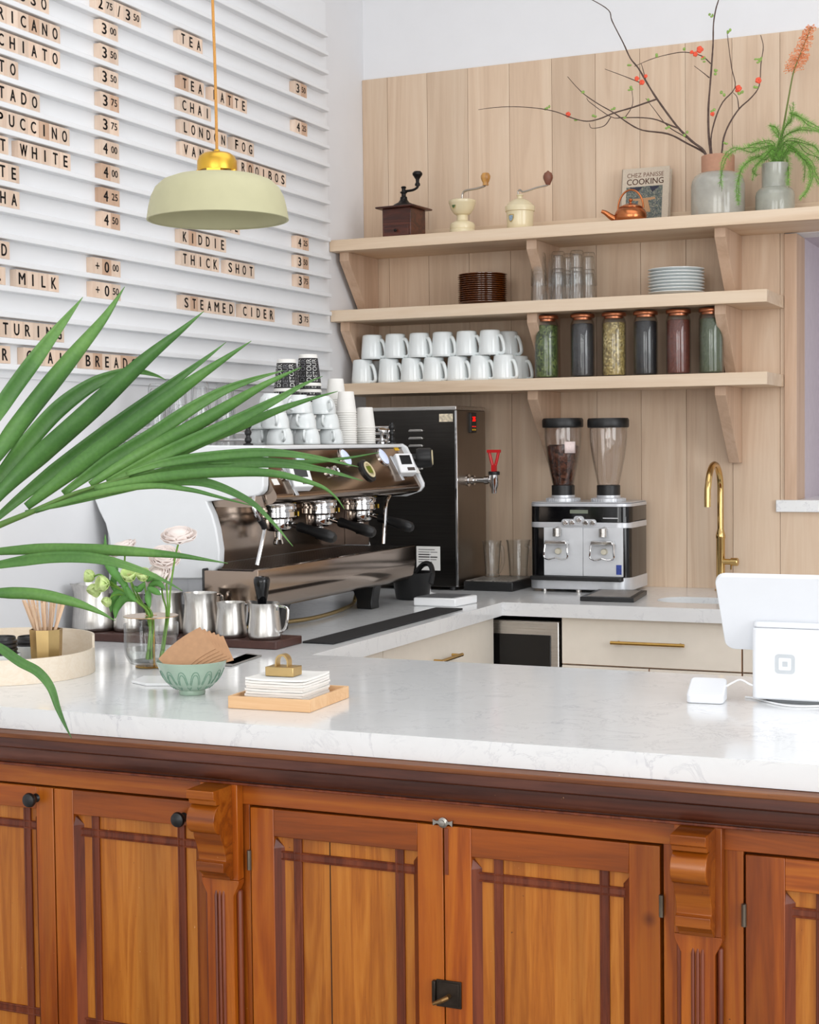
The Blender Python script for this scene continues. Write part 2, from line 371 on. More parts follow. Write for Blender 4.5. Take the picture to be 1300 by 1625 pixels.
# oak boards on the back wall, butted with hairline joints
g = G(); TH = .014; PT = 2.745
xs = [0.0, .102]+[.102+.1575*k for k in range(1, 30)]
for a, b in zip(xs, xs[1:]):
    a += .0006; b -= .0006
    if b <= 1.54: g.box(a, -TH, .905, b, 0, PT)
    elif a < 1.54: g.box(a, -TH, .905, b, 0, OZ0-.04); g.box(a, -TH, OZ0-.04, 1.534, 0, 2.09); g.box(a, -TH, 2.09, b, 0, PT)
    elif b < 4.6: g.box(a, -TH, .905, b, 0, OZ0-.04); g.box(a, -TH, 2.09, b, 0, PT)
struct(g.build('wall_back_cladding', M_OAK, bevel=.0006))
struct(G().box(1.535, -.022, OZ0, OX0+.003, .131, 2.086).build('trim_1', M_OAKB, bevel=.001))
struct(G().box(1.508, -.03, OZ0-.04, 3.4, .6, OZ0).build('trim_2', M_MARBLE, bevel=.002))

# ------------------------------------------------------------------ wall shelves
SD, SH = .30, .04
SZ = [2.129, 1.883, 1.6245]; SX1 = [2.7, 1.532, 1.532]
def bracket(x, ztop, zbot, parent, th=.036):
    nose = .264; d0 = .262
    poly = [(-TH-.002, ztop), (-d0, ztop), (-d0, ztop-.03), (-(.105 if zbot > 1.5 else .055), zbot), (-TH-.002, zbot)]
    G().prism(poly, 'x', x, x+th).build('bracket', M_OAKB, parent, bevel=.0012)
SLAB = ['oak top shelf carrying the coffee mills, cookbook and grey vases', 'oak middle shelf carrying amber plates, tumblers and white plates', 'oak lowest shelf carrying white mugs and copper lidded jars']
for i in range(3):
    t = thing('wall_shelf', SLAB[i], 'shelf', (0, -TH, SZ[i]-SH), 'oak wall shelves')
    z = SZ[i]
    G().box(.002, -SD, z-SH, SX1[i], -TH-.001, z).build('board', M_OAKX, t, bevel=.0015)
    if i == 0: G().box(.08, -TH-.017, z+.0005, 2.7, -TH-.001, z+.052).build('cleat', M_OAKX, t, bevel=.001)
    zb = SZ[i+1]+.001 if i < 2 else 1.335
    if i < 2:
        for bx in (.022, .722, 1.358): bracket(bx, z-SH, zb, t)
    else:
        for bx in (.722, 1.358): bracket(bx, z-SH, zb, t)

# ------------------------------------------------------------------ worktop
CT, CB = .91, .868
FY, BY = -2.83, -1.962     # front arm
LX, KY = .777, -.665       # left arm edge, back arm front edge
t = thing('worktop', 'white grey-veined quartz worktop running round the whole bar', 'worktop', (1.3, -2.4, CB))
sx0, sx1, sy0, sy1 = 1.215, 1.66, -.515, -.33
g = G().box(.001, FY, CB, 3.3, BY, CT).box(.001, BY, CB, LX, KY, CT).box(.001, KY, CB, 1.15, -TH-.001, CT).box(1.75, KY, CB, 3.3, -TH-.001, CT)
inner = rrect(sx1-sx0, sy1-sy0, .08, 6, (sx0+sx1)/2, (sy0+sy1)/2)
# slab pieces framing the sink opening, with rounded inner corners
g.box(1.15, KY, CB, sx0, -TH-.001, CT).box(sx1, KY, CB, 1.75, -TH-.001, CT).box(sx0, KY, CB, sx1, sy0, CT).box(sx0, sy1, CB, sx1, -TH-.001, CT)
cxs, cys = (sx0+sx1)/2, (sy0+sy1)/2
for kx, ky, a0 in ((sx1, sy1, 0), (sx0, sy1, 90), (sx0, sy0, 180), (sx1, sy0, 270)):
    ox, oy = kx+(-.08 if kx == sx1 else .08), ky+(-.08 if ky == sy1 else .08)
    g.prism([(kx, ky)]+[(ox+.08*math.cos(math.radians(a0+90-q*10)), oy+.08*math.sin(math.radians(a0+90-q*10))) for q in range(10)], 'z', CB, CT)
g.build('slab', M_MARBLE, t, smooth=20)
sk = thing('sink', 'undermounted steel sink bowl beside the brass faucet', 'sink', (cxs, cys, .74))
prof = []
for k, (s_, z) in enumerate([(1.0, CB-.001), (.985, .80), (.93, .745), (.8, .735), (.02, .733)]):
    prof.append([(cxs+(x-cxs)*s_, cys+(y-cys)*s_, z) for x, y in inner])
vs = [p for r_ in prof for p in r_]; m = len(inner)
fs = [(j*m+i, j*m+(i+1) % m, (j+1)*m+(i+1) % m, (j+1)*m+i) for j in range(len(prof)-1) for i in range(m)]+[tuple((len(prof)-1)*m+i for i in range(m))]
G().add(vs, fs).build('bowl', M_STEEL, sk, solid=.002)
G().lathe([(.03, 0), (.03, .004), (.02, .006), (.001, .006)], (cxs, cys, .735), 20).build('drain', M_CHROME, sk)

# ------------------------------------------------------------------ base cabinets behind the bar
def pull(p0, p1, nrm, parent, r=.0055):
    p0, p1, nrm = Vector(p0), Vector(p1), Vector(nrm); g = G().tube([p0+nrm*.028, p1+nrm*.028], r, 8)
    for k in (.08, .92): q = p0.lerp(p1, k); g.cyl(q-nrm*.002, q+nrm*.028, .004, n=8)
    return g.build('pull', M_BRASS, parent)
DY = -.625
X = lambda px, py, y=DY: ony(px, py, y).x
Zz = lambda px, py, y=DY: ony(px, py, y).z
fx0, fx1 = X(727, 1000), X(889, 1020)
t = thing('base_cabinet', 'cream drawer cabinet under the back worktop beside the fridge', 'cabinet', (fx1+.4, -.3, 0), 'cream base cabinets')
dx0, dx1 = fx1+.006, X(1176.5, 1030)
G().box(fx1+.002, DY+.02, .08, 3.2, -.03, .715).build('carcass', M_CREAM, t)
G().box(fx1+.002, DY+.02, .715, 3.2, DY+.035, CB-.002).build('front_rail', M_CREAM, t)
dz1, dz0 = CB-.004, Zz(1000, 1058)
def drawer(x0, x1, z0, z1, parent, ypull=True):
    d = G().box(x0, DY, z0, x1, DY+.019, z1).build('drawer', M_CREAM, parent, bevel=.001)
    G().box(x0-.0015, DY+.004, z0-.0015, x1+.0015, DY+.0185, z0-.0002).box(x1+.0002, DY+.004, z0-.0015, x1+.0015, DY+.0185, z1).build('edge_band', M_EDGE, d)
    if ypull:
        c = (x0+x1)/2; zc = z0+(z1-z0)*.52; pull((c-.115, DY, zc), (c+.115, DY, zc), (0, -1, 0), d)
    return d
drawer(dx0, dx1, dz0, dz1, t)
drawer(dx1+.005, dx1+.56, dz0, dz1, t)
mx_ = X(1030, 1062)
for a, b in ((dx0, mx_-.002), (mx_+.002, dx1), (dx1+.005, dx1+.56)): drawer(a, b, .45, dz0-.005, t)
for a, b in ((dx0, dx1), (dx1+.005, dx1+.56)): drawer(a, b, .10, .445, t)
t = thing('undercounter_fridge', 'small steel framed fridge with black glass door in the corner', 'fridge', ((fx0+fx1)/2, -.3, 0))
G().box(fx0-.05, DY+.03, .06, fx1-.002, -.05, CB-.02).build('body', M_BLACK, t)
d = G().box(fx0-.05, DY, .1, fx1-.004, DY+.028, CB-.018).build('door', M_STEEL, t, bevel=.003)
G().box(fx0-.048, DY-.003, .12, fx1-.030, DY, CB-.062).build('glass_pane', M_BLACKG, d, bevel=.002)

# cabinet under the espresso machine arm
CX = .742
t = thing('base_cabinet', 'cream cabinet under the espresso machine with a brass pull', 'cabinet', (.4, -1.3, 0), 'cream base cabinets')
G().box(.01, BY+.04, .08, CX-.02, DY-.01, CB-.002).build('carcass', M_CREAM, t)
yj = onx(608, 1036, CX).y
for a, b in ((BY+.045, yj-.002), (yj+.002, DY-.03)):
    dd = G().box(CX-.0195, a, .50, CX, b, CB-.004).build('drawer', M_CREAM, t, bevel=.001)
    c = (a+b)/2; pull((CX, c-.08, .70 if a < -1.6 else onx(690, 1048, CX).z), (CX, c+.08, .70 if a < -1.6 else onx(690, 1048, CX).z), (1, 0, 0), dd)
    G().box(CX-.0195, a, .10, CX, b, .496).build('door', M_CREAM, t, bevel=.001)

# ------------------------------------------------------------------ antique bar front
Y0 = -2.80
bc = thing('bar_cabinet', 'antique orange pine bar front with corbels and panelled doors', 'cabinet', (1.5, -2.4, 0))
G().box(.02, Y0+.03, .05, 3.2, BY+.03, .80).build('carcass', M_PINE, bc)
# dark crown moulding in steps, its worn top edge standing proud of the stone
G().box(.0, -2.866, .858, 3.3, -2.76, CB-.001).build('crown_top', M_EDGEW, bc, bevel=.002)
cr = [(-2.76, .858), (-2.863, .858), (-2.863, .842), (-2.858, .838), (-2.846, .836), (-2.846, .822), (-2.842, .813), (-2.832, .806), (-2.820, .803), (-2.820, .796), (-2.76, .796)]
G().prism(cr, 'x', 0, 3.3).build('crown_molding', M_DARK, bc, smooth=40)
G().box(0, -2.826, .7965, 3.3, -2.79, .8015).build('bead_strip', M_BEAD, bc, bevel=.0015)
def rail(x0, x1, z0, z1, y=Y0, name='rail', m=None): return G().box(x0, y, z0, x1, y+.03, z1).build(name, m or M_PINEX, bc, bevel=.001)
ZD = .752; GAP = .0022
for a, b in ((.05, 2.9),): rail(a, b, ZD+GAP*2, .7965, name='frieze_rail')
def door(x0, x1, sl, sr, top=.052, hb=.028, vb=(.034, .048), zlow=.06, seam=None, hz=(.036,)):
    """frame-and-panel door with stop-chamfered stiles, two dark beaded uprights and crossing beaded bars"""
    d = G().box(x0, Y0, zlow, x0+sl, Y0+.026, ZD).build('door', M_PINE, bc, bevel=.0012)
    G().box(x1-sr, Y0, zlow, x1, Y0+.026, ZD).build('door_stile', M_PINE, d, bevel=.0012)
    G().box(x0+sl, Y0+.0005, ZD-top, x1-sr, Y0+.026, ZD).build('door_rail', M_PINEX, d, bevel=.0012)
    G().box(x0+sl, Y0+.0005, zlow, x1-sr, Y0+.026, zlow+.09).build('door_rail', M_PINEX, d, bevel=.0012)
    a, b = x0+sl, x1-sr; zt = ZD-top; yp = Y0+.016
    G().box(a-.002, yp, zlow+.08, b+.002, yp+.008, zt+.002).build('panel', M_PANEL, d)
    # stop chamfers: wedges filling the angle between stile face and panel, starting below the rail
    c = .014; zc = zt-.022
    for sx, s_ in ((a, 1), (b, -1)):
        g = G(); w = [(sx, Y0+.001), (sx, yp), (sx+s_*c, yp)]
        g.prism(w, 'z', zlow+.11, zc)
        g.add([(sx, Y0+.001, zc), (sx, yp, zc), (sx+s_*c, yp, zc), (sx, Y0+.008, zc+.016), (sx, yp, zc+.016)], [(0, 1, 2), (0, 2, 3), (2, 4, 3), (0, 3, 4, 1), (1, 4, 2)])
        g.build('stile_chamfer', M_BEAD, d, smooth=0)
    g = G(); bw = .0165; zb = zt-hb
    def bar(xa, za, xb, zb_, k=.0035):
        g.box(xa, yp-k, za, xb, yp, zb_)
    ups = [a+vb[0], b-vb[1]]
    for u in ups:
        bar(u, zlow+.09, u+bw, zt)
        for q in (u+.0018, u+bw-.0018): g.tube([(q, yp-.0035, zlow+.09), (q, yp-.0035, zt)], .0019, 6)
    for h in [zb]+[zt-q for q in (.40,)]:
        bar(a, h-bw, b, h, .0030)
        for q in (h-.0018, h-bw+.0018): g.tube([(a, yp-.0036, q), (b, yp-.0036, q)], .0019, 6)
    g.build('beading', M_BEAD, d)
    if seam: G().box(seam-.0008, yp-.0008, zlow+.09, seam+.0008, yp+.001, zt).build('panel_seam', M_SPACE, d)
    return d
def knob(px, py, parent):
    p = ony(px, py, Y0-.022)
    G().lathe([(.009, 0), (.006, .004), (.006, .012), (.0125, .016), (.0145, .021), (.013, .026), (.006, .029), (.0005, .0295)], (p.x, Y0, p.z), 20, (0, -1, 0)).build('knob', M_BLACK, parent, label='round black knob')
d = door(.33, .645, .055, .040, top=.044, vb=(.03, .040)); knob(46, 1270, d)
d = door(.648, 1.003, .044, .032, top=.047, vb=(.034, .052)); knob(282, 1301, d)
d1 = door(1.083, 1.4630, .048, .048, top=.050, seam=1.237); d2 = door(1.4655, 1.846, .050, .052, top=.050, vb=(.037, .054))
d3 = door(1.985, 2.40, .062, .05, top=.052, vb=(.046, .048))
for x, z in ((1.081, .655), (1.849, .655), (1.983, .655)):
    G().cyl((x, Y0-.003, z-.018), (x, Y0-.003, z+.018), .0042, n=8).build('hinge', mat('old_iron', '#6f665a', .45, .8, noise=.2), bc)
for a, b in ((1.0085, 1.0795), (1.851, 1.981)): G().box(a, Y0+.004, .05, b, Y0+.03, .7965).build('hanging_stile', M_PINE, bc, bevel=.0008)
# lock plate, bolt and top latch
M_IRON = mat('dark_iron', '#3a322b', .42, .8, noise=.25, nscale=60); M_STEELO = mat('worn_steel', '#aaa69e', .3, 1, noise=.12)
p = ony(711, 1577, Y0)
g = G().box(p.x-.0205, Y0-.004, p.z-.023, p.x+.026, Y0, p.z+.024).box(p.x-.0165, Y0-.0055, p.z-.019, p.x+.022, Y0-.004, p.z+.020)
lk = g.build('lock_plate', M_IRON, d2, bevel=.001)
G().box(p.x-.027, Y0-.009, p.z-.018, p.x-.0205, Y0, p.z+.022).build('lock_keep', M_IRON, d1, bevel=.0012)
G().tube([(p.x+.004, Y0-.003, p.z-.002), (p.x+.004, Y0-.016, p.z-.002), (p.x-.002, Y0-.021, p.z-.005), (p.x-.019, Y0-.022, p.z-.013)], [.0045, .0045, .0045, .0032], 8).build('latch_lever', mat('old_brass', '#8a6a42', .35, .9), lk)
p = ony(704, 1305, Y0)
g = G().lathe([(.009, 0), (.009, .004), (.005, .006), (.005, .009), (.0005, .0095)], (p.x, Y0, p.z), 16, (0, -1, 0))
for s_ in (-1, 1): g.prism([(p.x+s_*.005, p.z-.003), (p.x+s_*.012, p.z-.0015), (p.x+s_*.018, p.z-.006), (p.x+s_*.0185, p.z+.005), (p.x+s_*.012, p.z+.0025), (p.x+s_*.005, p.z+.004)], 'y', Y0-.005, Y0-.0005)
g.build('turn_latch', M_STEELO, bc, smooth=40)
G().box(1.4665, Y0-.0015, ZD-.085, 1.474, Y0-.0002, ZD-.004).build('bolt_cover', M_BEAD, d2, bevel=.0005)
# pilasters with corbels and flutes
def pilaster(x0, x1):
    w = x1-x0; yf = Y0-.022; xm = (x0+x1)/2; yb = Y0-.0004
    pl = G().box(x0, yf, .62, x1, yb, .7962).build('pilaster', M_PINE, bc, bevel=.0012)
    pr = [(x0, .6195), (x1, .6195), (x1, .612), (x1-.011, .590), (x1-.011, .05), (x0+.011, .05), (x0+.011, .590), (x0, .612)]
    G().prism(pr, 'y', yf, yb).build('shaft', M_PINE, pl, bevel=.001)
    for a, b in ((x0+.001, x0+.011), (x1-.011, x1-.001)): G().box(a, yf+.010, .05, b, yb, .60).build('shaft_chamfer', M_BEAD, pl, bevel=.004)
    for k in (-1, 0, 1): u = xm+k*.0078; G().tube([(u, yf-.0003, .06), (u, yf-.0003, .590), (u, yf+.002, .602)], [.0034, .0034, .0006], 8).build('flute', M_BEAD, pl)
    # scrolled bracket: cap, round belly, hollow, foot with drop
    pf = [(yf, .7955), (yf-.066, .7955), (yf-.064, .780), (yf-.057, .777), (yf-.055, .7685)]
    for k in range(11): pf.append((yf-.038-.028*math.cos(math.radians(-80+k*16)), .7405-.027*math.sin(math.radians(-80+k*16))))
    for k in range(1, 8): u = k/7; pf.append((yf-.046+.020*math.sin(u*PI/2), .713-.052*u))
    pf += [(yf-.036, .659), (yf-.035, .642), (yf-.027, .640), (yf-.012, .628), (yf-.010, .622), (yf, .622)]
    G().prism(pf, 'x', xm-.0285, xm+.0285).build('corbel', M_CORB, pl, bevel=.001, smooth=32)
pilaster(.991, 1.0685); pilaster(1.8745, 1.952)
# ------------------------------------------------------------------ menu board on the left wall
ROWZ = lambda r: 2.5805-.0641*r          # top of the ledge a row of tiles stands on
mb = thing('menu_board', 'white wall-mounted menu board of narrow ledges', 'menu board', (0, -2.2, 1.6))
G().box(.0005, -4.4, 1.585, .006, -.315, 2.95).build('backing', M_BOARD, mb)
LED = [(.006, 0), (.028, 0), (.0305, -.002), (.0305, -.013), (.029, -.0145), (.006, -.0145)]
for k in range(-4, 17):
    z = ROWZ(k)-.0005
    if k == 16: continue
    G().prism([(x, z+dz) for x, dz in LED], 'y', -4.4, -.345).build('ledge', M_BOARD, mb, smooth=0)
M_TILE = wood('tile_maple', '#d8bca6', '#e2c9b4', '#e9d5c3', 'z', 1.6, .6, tone=.13, contrast=.7)
M_TILED = wood('tile_maple_dark', '#c09c82', '#cca98f', '#d6b69d', 'z', 1.6, .6, tone=.08, contrast=.8)
M_INK = mat('black_ink', '#1b1513', .7, noise=.02)
TW, TH_, TD, TX = .0432, .0430, .020, .0065
tile_me, ink_me = {}, {}
def tile_mesh(w):
    if w not in tile_me: tile_me[w] = G().box(0, 0, 0, TD, w, TH_).mesh('tile', M_TILE, smooth=0); tile_me[w, 1] = G().box(0, 0, 0, TD, w, TH_).mesh('tile', M_TILED, smooth=0)
    return tile_me[w]
def ink_mesh(ch, w):
    if (ch, w) not in ink_me:
        g = G(); off = .014
        if len(ch) == 2: letters(g, ch, (TD+.0004, w*.46, TH_*.54), (0, 1, 0), (0, 0, 1), width=w*.64, height=.0185, bold=.0006)
        elif ch in '+.': letters(g, ch, (TD+.0004, w*.5, TH_*.5 if ch == '+' else TH_*.27), (0, 1, 0), (0, 0, 1), height=.017 if ch == '+' else .006, bold=.0004)
        elif ch == '/': letters(g, ch, (TD+.0004, w*.5, TH_*.48), (0, 1, 0), (0, 0, 1), height=.031, bold=.0005)
        else:
            h = .0285; wd = {'I': None, 'M': .0250, 'W': .0275, 'L': .0150, 'E': .0155, 'F': .0155, 'T': .0185}.get(ch, .0195)
            letters(g, ch, (TD+.0004, w*.5, TH_*.5), (0, 1, 0), (0, 0, 1), width=wd, height=h, bold=.0011)
        ink_me[ch, w] = g.mesh('letter', M_INK, smooth=0)
    return ink_me[ch, w]
def y_at(px, z, x=TX+TD):
    a, b = -4.0, -.2
    for _ in range(50):
        m = (a+b)/2
        if proj((x, m, z))[0] < px: a = m
        else: b = m
    return a
ORD = ['first', 'second', 'third', 'fourth', 'fifth', 'sixth', 'seventh', 'eighth']
rt = random.Random(3)
def tiles(chars, row, px_right, where, wid=TW, dark=(), ids=None):
    z = ROWZ(row)+.0002; y1 = y_at(px_right, z)
    n = len(chars)
    for i, ch in enumerate(chars):
        y = y1-(n-i)*wid
        d = i in dark or rt.random() < .06
        tile_mesh(wid)
        o = bpy.data.objects.new('letter_tile' if ch.isalpha() or ch == '.' else 'number_tile', tile_me[(wid, 1) if d else wid]); COL.objects.link(o)
        o.location = (TX, y+.0003, z); ORG[o.name] = Vector()
        l = bpy.data.objects.new('letter' if ch.isalpha() else 'numeral', ink_mesh(ch, wid)); COL.objects.link(l); l.parent = o
        k = ids[i] if ids else ORD[i]
        if ch.isalpha(): tag(o, f'tile lettered {ch}, {k} letter of {where}', 'letter tile', 'letter tiles on the menu board')
        elif ch == '.': tag(o, f'maple tile printed with a full stop just before {where}', 'letter tile', 'letter tiles on the menu board')
        else:
            nm = {'+': 'a plus sign', '/': 'a slash'}.get(ch, ('small ' if len(ch) == 2 else 'figure ')+ch)
            tag(o, f'tile printed {nm}, {k} of {where}', 'number tile', 'price tiles on the menu board')
OF = lambda n, tot: [f'{ORD[i]}' for i in range(n)]
# left column of drinks, cut by the edge of the photo
tiles('SSO', 1, 77.9, 'the cut-off word SSO')
tiles('RICANO', 2, 95.5, 'the cut-off word RICANO')
tiles('CHIATO', 3, 95.5, 'the cut-off word CHIATO')
tiles('TO', 4, 29.2, 'the cut-off word TO')
tiles('TADO', 5, 63.4, 'the cut-off word TADO')
tiles('PUCCINO', 6, 110.5, 'the cut-off word PUCCINO')
tiles('T', 7, 13.5, 'a cut-off word left of WHITE', ids=['last'])
tiles('WHITE', 7, 112, 'WHITE')
tiles('TE', 8, 30.7, 'the cut-off word TE')
tiles('HA', 9, 31.2, 'the cut-off word HA')
tiles('D', 11, 15.5, 'the cut-off word above MILK', ids=['last'])
tiles('.', 12, 8.9, 'MILK'); tiles('MILK', 12, 93.6, 'MILK')
tiles('TURING', 14, 101.8, 'the cut-off word TURING')
tiles('R', 15, 16.7, 'a cut-off word left of GRAIN', ids=['last'])
tiles('GRAIN', 15, 120.0, 'GRAIN'); tiles('BREADS', 15, 219.7, 'BREADS', dark=(1, 4, 5))
P = lambda ch, row, px, where, dark=(): tiles(ch, row, px, where, dark=dark)
P(['2', '75', '/', '3', '50'], 0, 224, 'the double price in the top row')
P(['3', '00'], 1, 187.5, 'the price 3.00'); P(['3', '50'], 2, 188, 'the 3.50 price beside RICANO'.replace('beside', 'in line with'))
P(['3', '50'], 3, 188, 'the 3.50 price in line with CHIATO'); P(['3', '75'], 4, 189, 'the 3.75 price in line with TO', (1,))
P(['3', '75'], 5, 189, 'the 3.75 price in line with TADO'); P(['4', '00'], 6, 189.2, 'the 4.00 price in line with PUCCINO')
P(['4', '00'], 7, 190, 'the 4.00 price in line with WHITE'); P(['4', '25'], 8, 190, 'the 4.25 price in line with TE', (1,))
P(['4', '50'], 9, 190.7, 'the 4.50 price in line with HA', (1,))
P(['+', '0', '00'], 11, 191.4, 'the surcharge +0.00', (1,)); P(['+', '0', '50'], 12, 191.6, 'the surcharge +0.50')
# right column
tiles('TEA', 0, 321.5, 'the lone TEA'); tiles('TEA', 2, 323.8, 'TEA just before LATTE'); tiles('LATTE', 2, 392, 'LATTE')
tiles('CHAI', 3, 335, 'CHAI'); tiles('LONDON', 4, 360, 'LONDON'); tiles('FOG', 4, 403, 'FOG')
tiles('VANILLA', 5, 372, 'the word before ROOIBOS'); tiles('ROOIBOS', 5, 454, 'ROOIBOS')
tiles('MAL', 8, 380.7, 'the half-hidden word above KIDDIE', ids=['third last', 'second last', 'last'])
tiles('KIDDIE', 9, 359, 'KIDDIE'); tiles('THICK', 10, 347.7, 'THICK'); tiles('SHOT', 10, 404, 'SHOT')
tiles('STEAMED', 12, 372.6, 'STEAMED'); tiles('CIDER', 12, 436, 'CIDER')
P(['3', '50'], 0, 487, 'the price in line with the lone TEA', (1,)); P(['4', '25'], 2, 487.7, 'the 4.25 price in line with LATTE', (1,))
P(['4', '25'], 8, 490, 'the price just above the KIDDIE row', (1,)); P(['3', '50'], 9, 490, 'the 3.50 price in line with KIDDIE', (1,))
P(['3', '75'], 10, 490.8, 'the price in line with SHOT', (1,)); P(['3', '75'], 12, 491.2, 'the price in line with CIDER')

# ------------------------------------------------------------------ pendant lamp
pc = ony(346, 350, -2.42); LR = .1475
lz = pc.z
t = thing('pendant_lamp', 'pale olive dome pendant lamp with brass cap on an amber cord', 'lamp', (pc.x, pc.y, lz))
prof = [(LR-.002, 0), (LR, .001), (LR-.001, .006), (LR*.972, .026), (LR*.935, .048), (LR*.875, .066), (LR*.77, .0805), (LR*.62, .089), (LR*.45, .0925), (.050, .094)]
inn = [(r-.0025, max(.0012, h-.0025)) for r, h in reversed(prof)]
pr = prof+inn+[(LR-.002, 0)]
M_OLIVE = mat('olive_shade', '#bcb894', .6, noise=.02)
G().lathe(pr, pc, 72, caps=False).build('lamp_shade', M_OLIVE, t, smooth=50)
M_GOLD = mat('satin_brass', '#dcae45', .36, 1, noise=.03)
G().lathe([(.041, .102), (.0415, .108), (.041, .122), (.037, .132), (.028, .1385), (.014, .141), (.0065, .1415), (.006, .146), (.003, .147)], pc, 40).lathe([(.022, .090), (.022, .103)], pc, 24).build('cap', M_GOLD, t, smooth=40)
for k in range(4):
    a = k*PI/2+.35; G().cbox(pc+Vector((.036*math.cos(a),   .036*math.sin(a), .097)), (.010, .030, .013), Matrix.Rotation(a, 3, 'Z')).build('cap_foot', M_GOLD, t, bevel=.001)
cz = [pc+Vector((.0, 0, .144)), pc+Vector((-.001, 0, .30)), pc+Vector((-.005, 0, .5)), pc+Vector((-.006, 0, .75)), Vector((pc.x-.006, pc.y, 3.66))]
G().tube(catmull(cz, 5), .0031, 8).build('cord', mat('amber_cord', '#c98f45', .7, noise=.15, nscale=600), t)
G().lathe([(.05, 0), (.05, .02), (.01, .04)], (pc.x-.006, pc.y, 3.659), 24).build('ceiling_rose', M_GOLD, t)
G().lathe([(.0, .0), (.02, .004), (.029, .022), (.026, .045), (.014, .06), (.013, .08)], pc+Vector((0, 0, .03)), 20).build('bulb', mat('opal_bulb', '#f4efe4', .3), t)

# ------------------------------------------------------------------ mugs on the lowest shelf
z3 = SZ[2]+.0003; z2 = SZ[1]+.0003; z1 = SZ[0]+.0003
MR, MH = .0402, .0860
mug = thing('mug', '-', 'mug')
pm = [(.004, MH), (MR-.010, MH), (MR-.0065, MH-.002), (MR-.005, MH-.007), (MR-.003, MH*.6), (MR-.0006, MH*.25), (MR, .010), (MR-.0003, .001), (MR-.001, 0), (MR-.004, .0005), (MR-.006, MH*.3), (MR-.009, MH-.006), (.001, MH-.006)]
G().lathe(pm, (0, 0, 0), 40, caps=False).build('body', M_PORC, mug, smooth=60)
def mug_handle():
    g = G(); pts = catmull([(MR-.009, 0, MH-.022), (MR+.003, 0, MH-.020), (MR+.012, 0, MH-.034), (MR+.018, 0, .032), (MR+.019, 0, .012), (MR+.008, 0, .0055), (MR-.004, 0, .008)], 5)
    g.tube(pts, [.0058]*len(pts), 10)
    for i in range(len(g.v)): g.v[i].y *= 1.25
    return g
mug_handle().build('handle', M_PORC, mug, smooth=60)
used = []
HA_ = math.radians(-18)
LOW = [576, 618, 653.6, 689, 727, 763, 800]
UP = [591, 628, 666, 703, 741, 778]
for i, px in enumerate(LOW):
    p = ony(px, 590, -.215); put(mug, used, (p.x, -.215, z3), HA_+rt.uniform(-.12, .12), f'white mug in the lower front row, {ORD[i]} from the left wall', 'white mugs')
p = ony(823, 590, -.115); put(mug, used, (p.x, -.115, z3), HA_, 'white mug on the shelf board behind the right end of the front row', 'white mugs')
for i, px in enumerate(UP):
    p = ony(px, 550, -.212); put(mug, used, (p.x, -.212, z3+MH+.0005), HA_+rt.uniform(-.12, .12), f'white mug in the upper front row, {ORD[i]} from the left wall', 'white mugs')
p = ony(806, 550, -.115); put(mug, used, (p.x, -.115, z3+MH+.0005), HA_, 'white mug in the upper layer behind its right end', 'white mugs')
# a few of the row behind show through the gaps
for i, px in enumerate([606, 678, 752]):
    p = ony(px, 590, -.115); put(mug, used, (p.x, -.115, z3), HA_, f'white mug glimpsed behind the lower front row, {["nearest the left wall","about the middle of the row","towards the jars"][i]}', 'white mugs')
    
for i, px in enumerate([642, 716, 779]):
    pass

# ------------------------------------------------------------------ plates and tumblers on the middle shelf
M_AMBER = mat('amber_glass', '#5a2c0a', .08, spec=.7, noise=.05, coat=.5)
def plate_prof(R, h, foot):
    return [(.001, .0032), (foot*.9, .0030), (foot, 0), (foot+.003, 0), (foot+.004, .003), (R*.80, .0058), (R*.93, h-.0045), (R*.985, h-.0032), (R, h-.0022), (R, h-.0008), (R*.985, h), (R*.95, h-.0008), (R*.78, .0085), (foot*.8, .0060), (.001, .0060)]
c = (.522, -.155)
am = tag(G().lathe(plate_prof(.0855, .0165, .05), (0, 0, 0), 56, caps=False).build('plate', M_AMBER, smooth=50), '-', 'plate')
used = []
for i in range(14):
    put(am, used, (c[0]+rt.uniform(-.001, .001), c[1], z2+i*.0073), 0, f'dark amber glass plate, {["bottom", "second from the bottom", "third from the bottom", "fourth from the bottom", "fifth from the bottom", "sixth from the bottom", "seventh from the bottom", "seventh from the top", "sixth from the top", "fifth from the top", "fourth from the top", "third from the top", "second from the top", "topmost"][i]} of its stack', 'amber plates')
c = (1.206, -.155)
wp = tag(G().lathe(plate_prof(.0925, .0165, .055), (0, 0, 0), 56, caps=False).build('plate', M_PORC, smooth=50), '-', 'plate')
used = []
for i in range(8):
    put(wp, used, (c[0]+rt.uniform(-.001, .001), c[1], z2+i*.0108), 0, f'white plate, {["bottom", "second from the bottom", "third from the bottom", "fourth from the bottom", "fourth from the top", "third from the top", "second from the top", "topmost"][i]} of the white plate stack on the middle shelf', 'white plates')
def tumbler_mesh(Rb, Rt, H, th=.003, facets=10):
    """straight glass set upside down: mouth radius Rb at z=0, closed end radius Rt at the top, faceted lower sides"""
    prof = [(Rb, 0), (Rb, .004), (Rb-.0012, H*.45), (Rb-.003, H*.52), (Rt+.002, H*.88), (Rt, H-.004), (Rt-.003, H), (.001, H), (.001, H-.012), (Rt-.006, H-.013), (Rt-.003, H*.85), (Rb-.006, H*.5), (Rb-th, .004), (Rb-th+.001, 0), (Rb, 0)]
    return G().lathe(prof, (0, 0, 0), 28, caps=False)
gl = tag(tumbler_mesh(.0285, .0215, .112).build('tumbler', M_GLASST, smooth=25), '-', 'tumbler')
used = []
FR = [856.0, 886.5, 916.0]
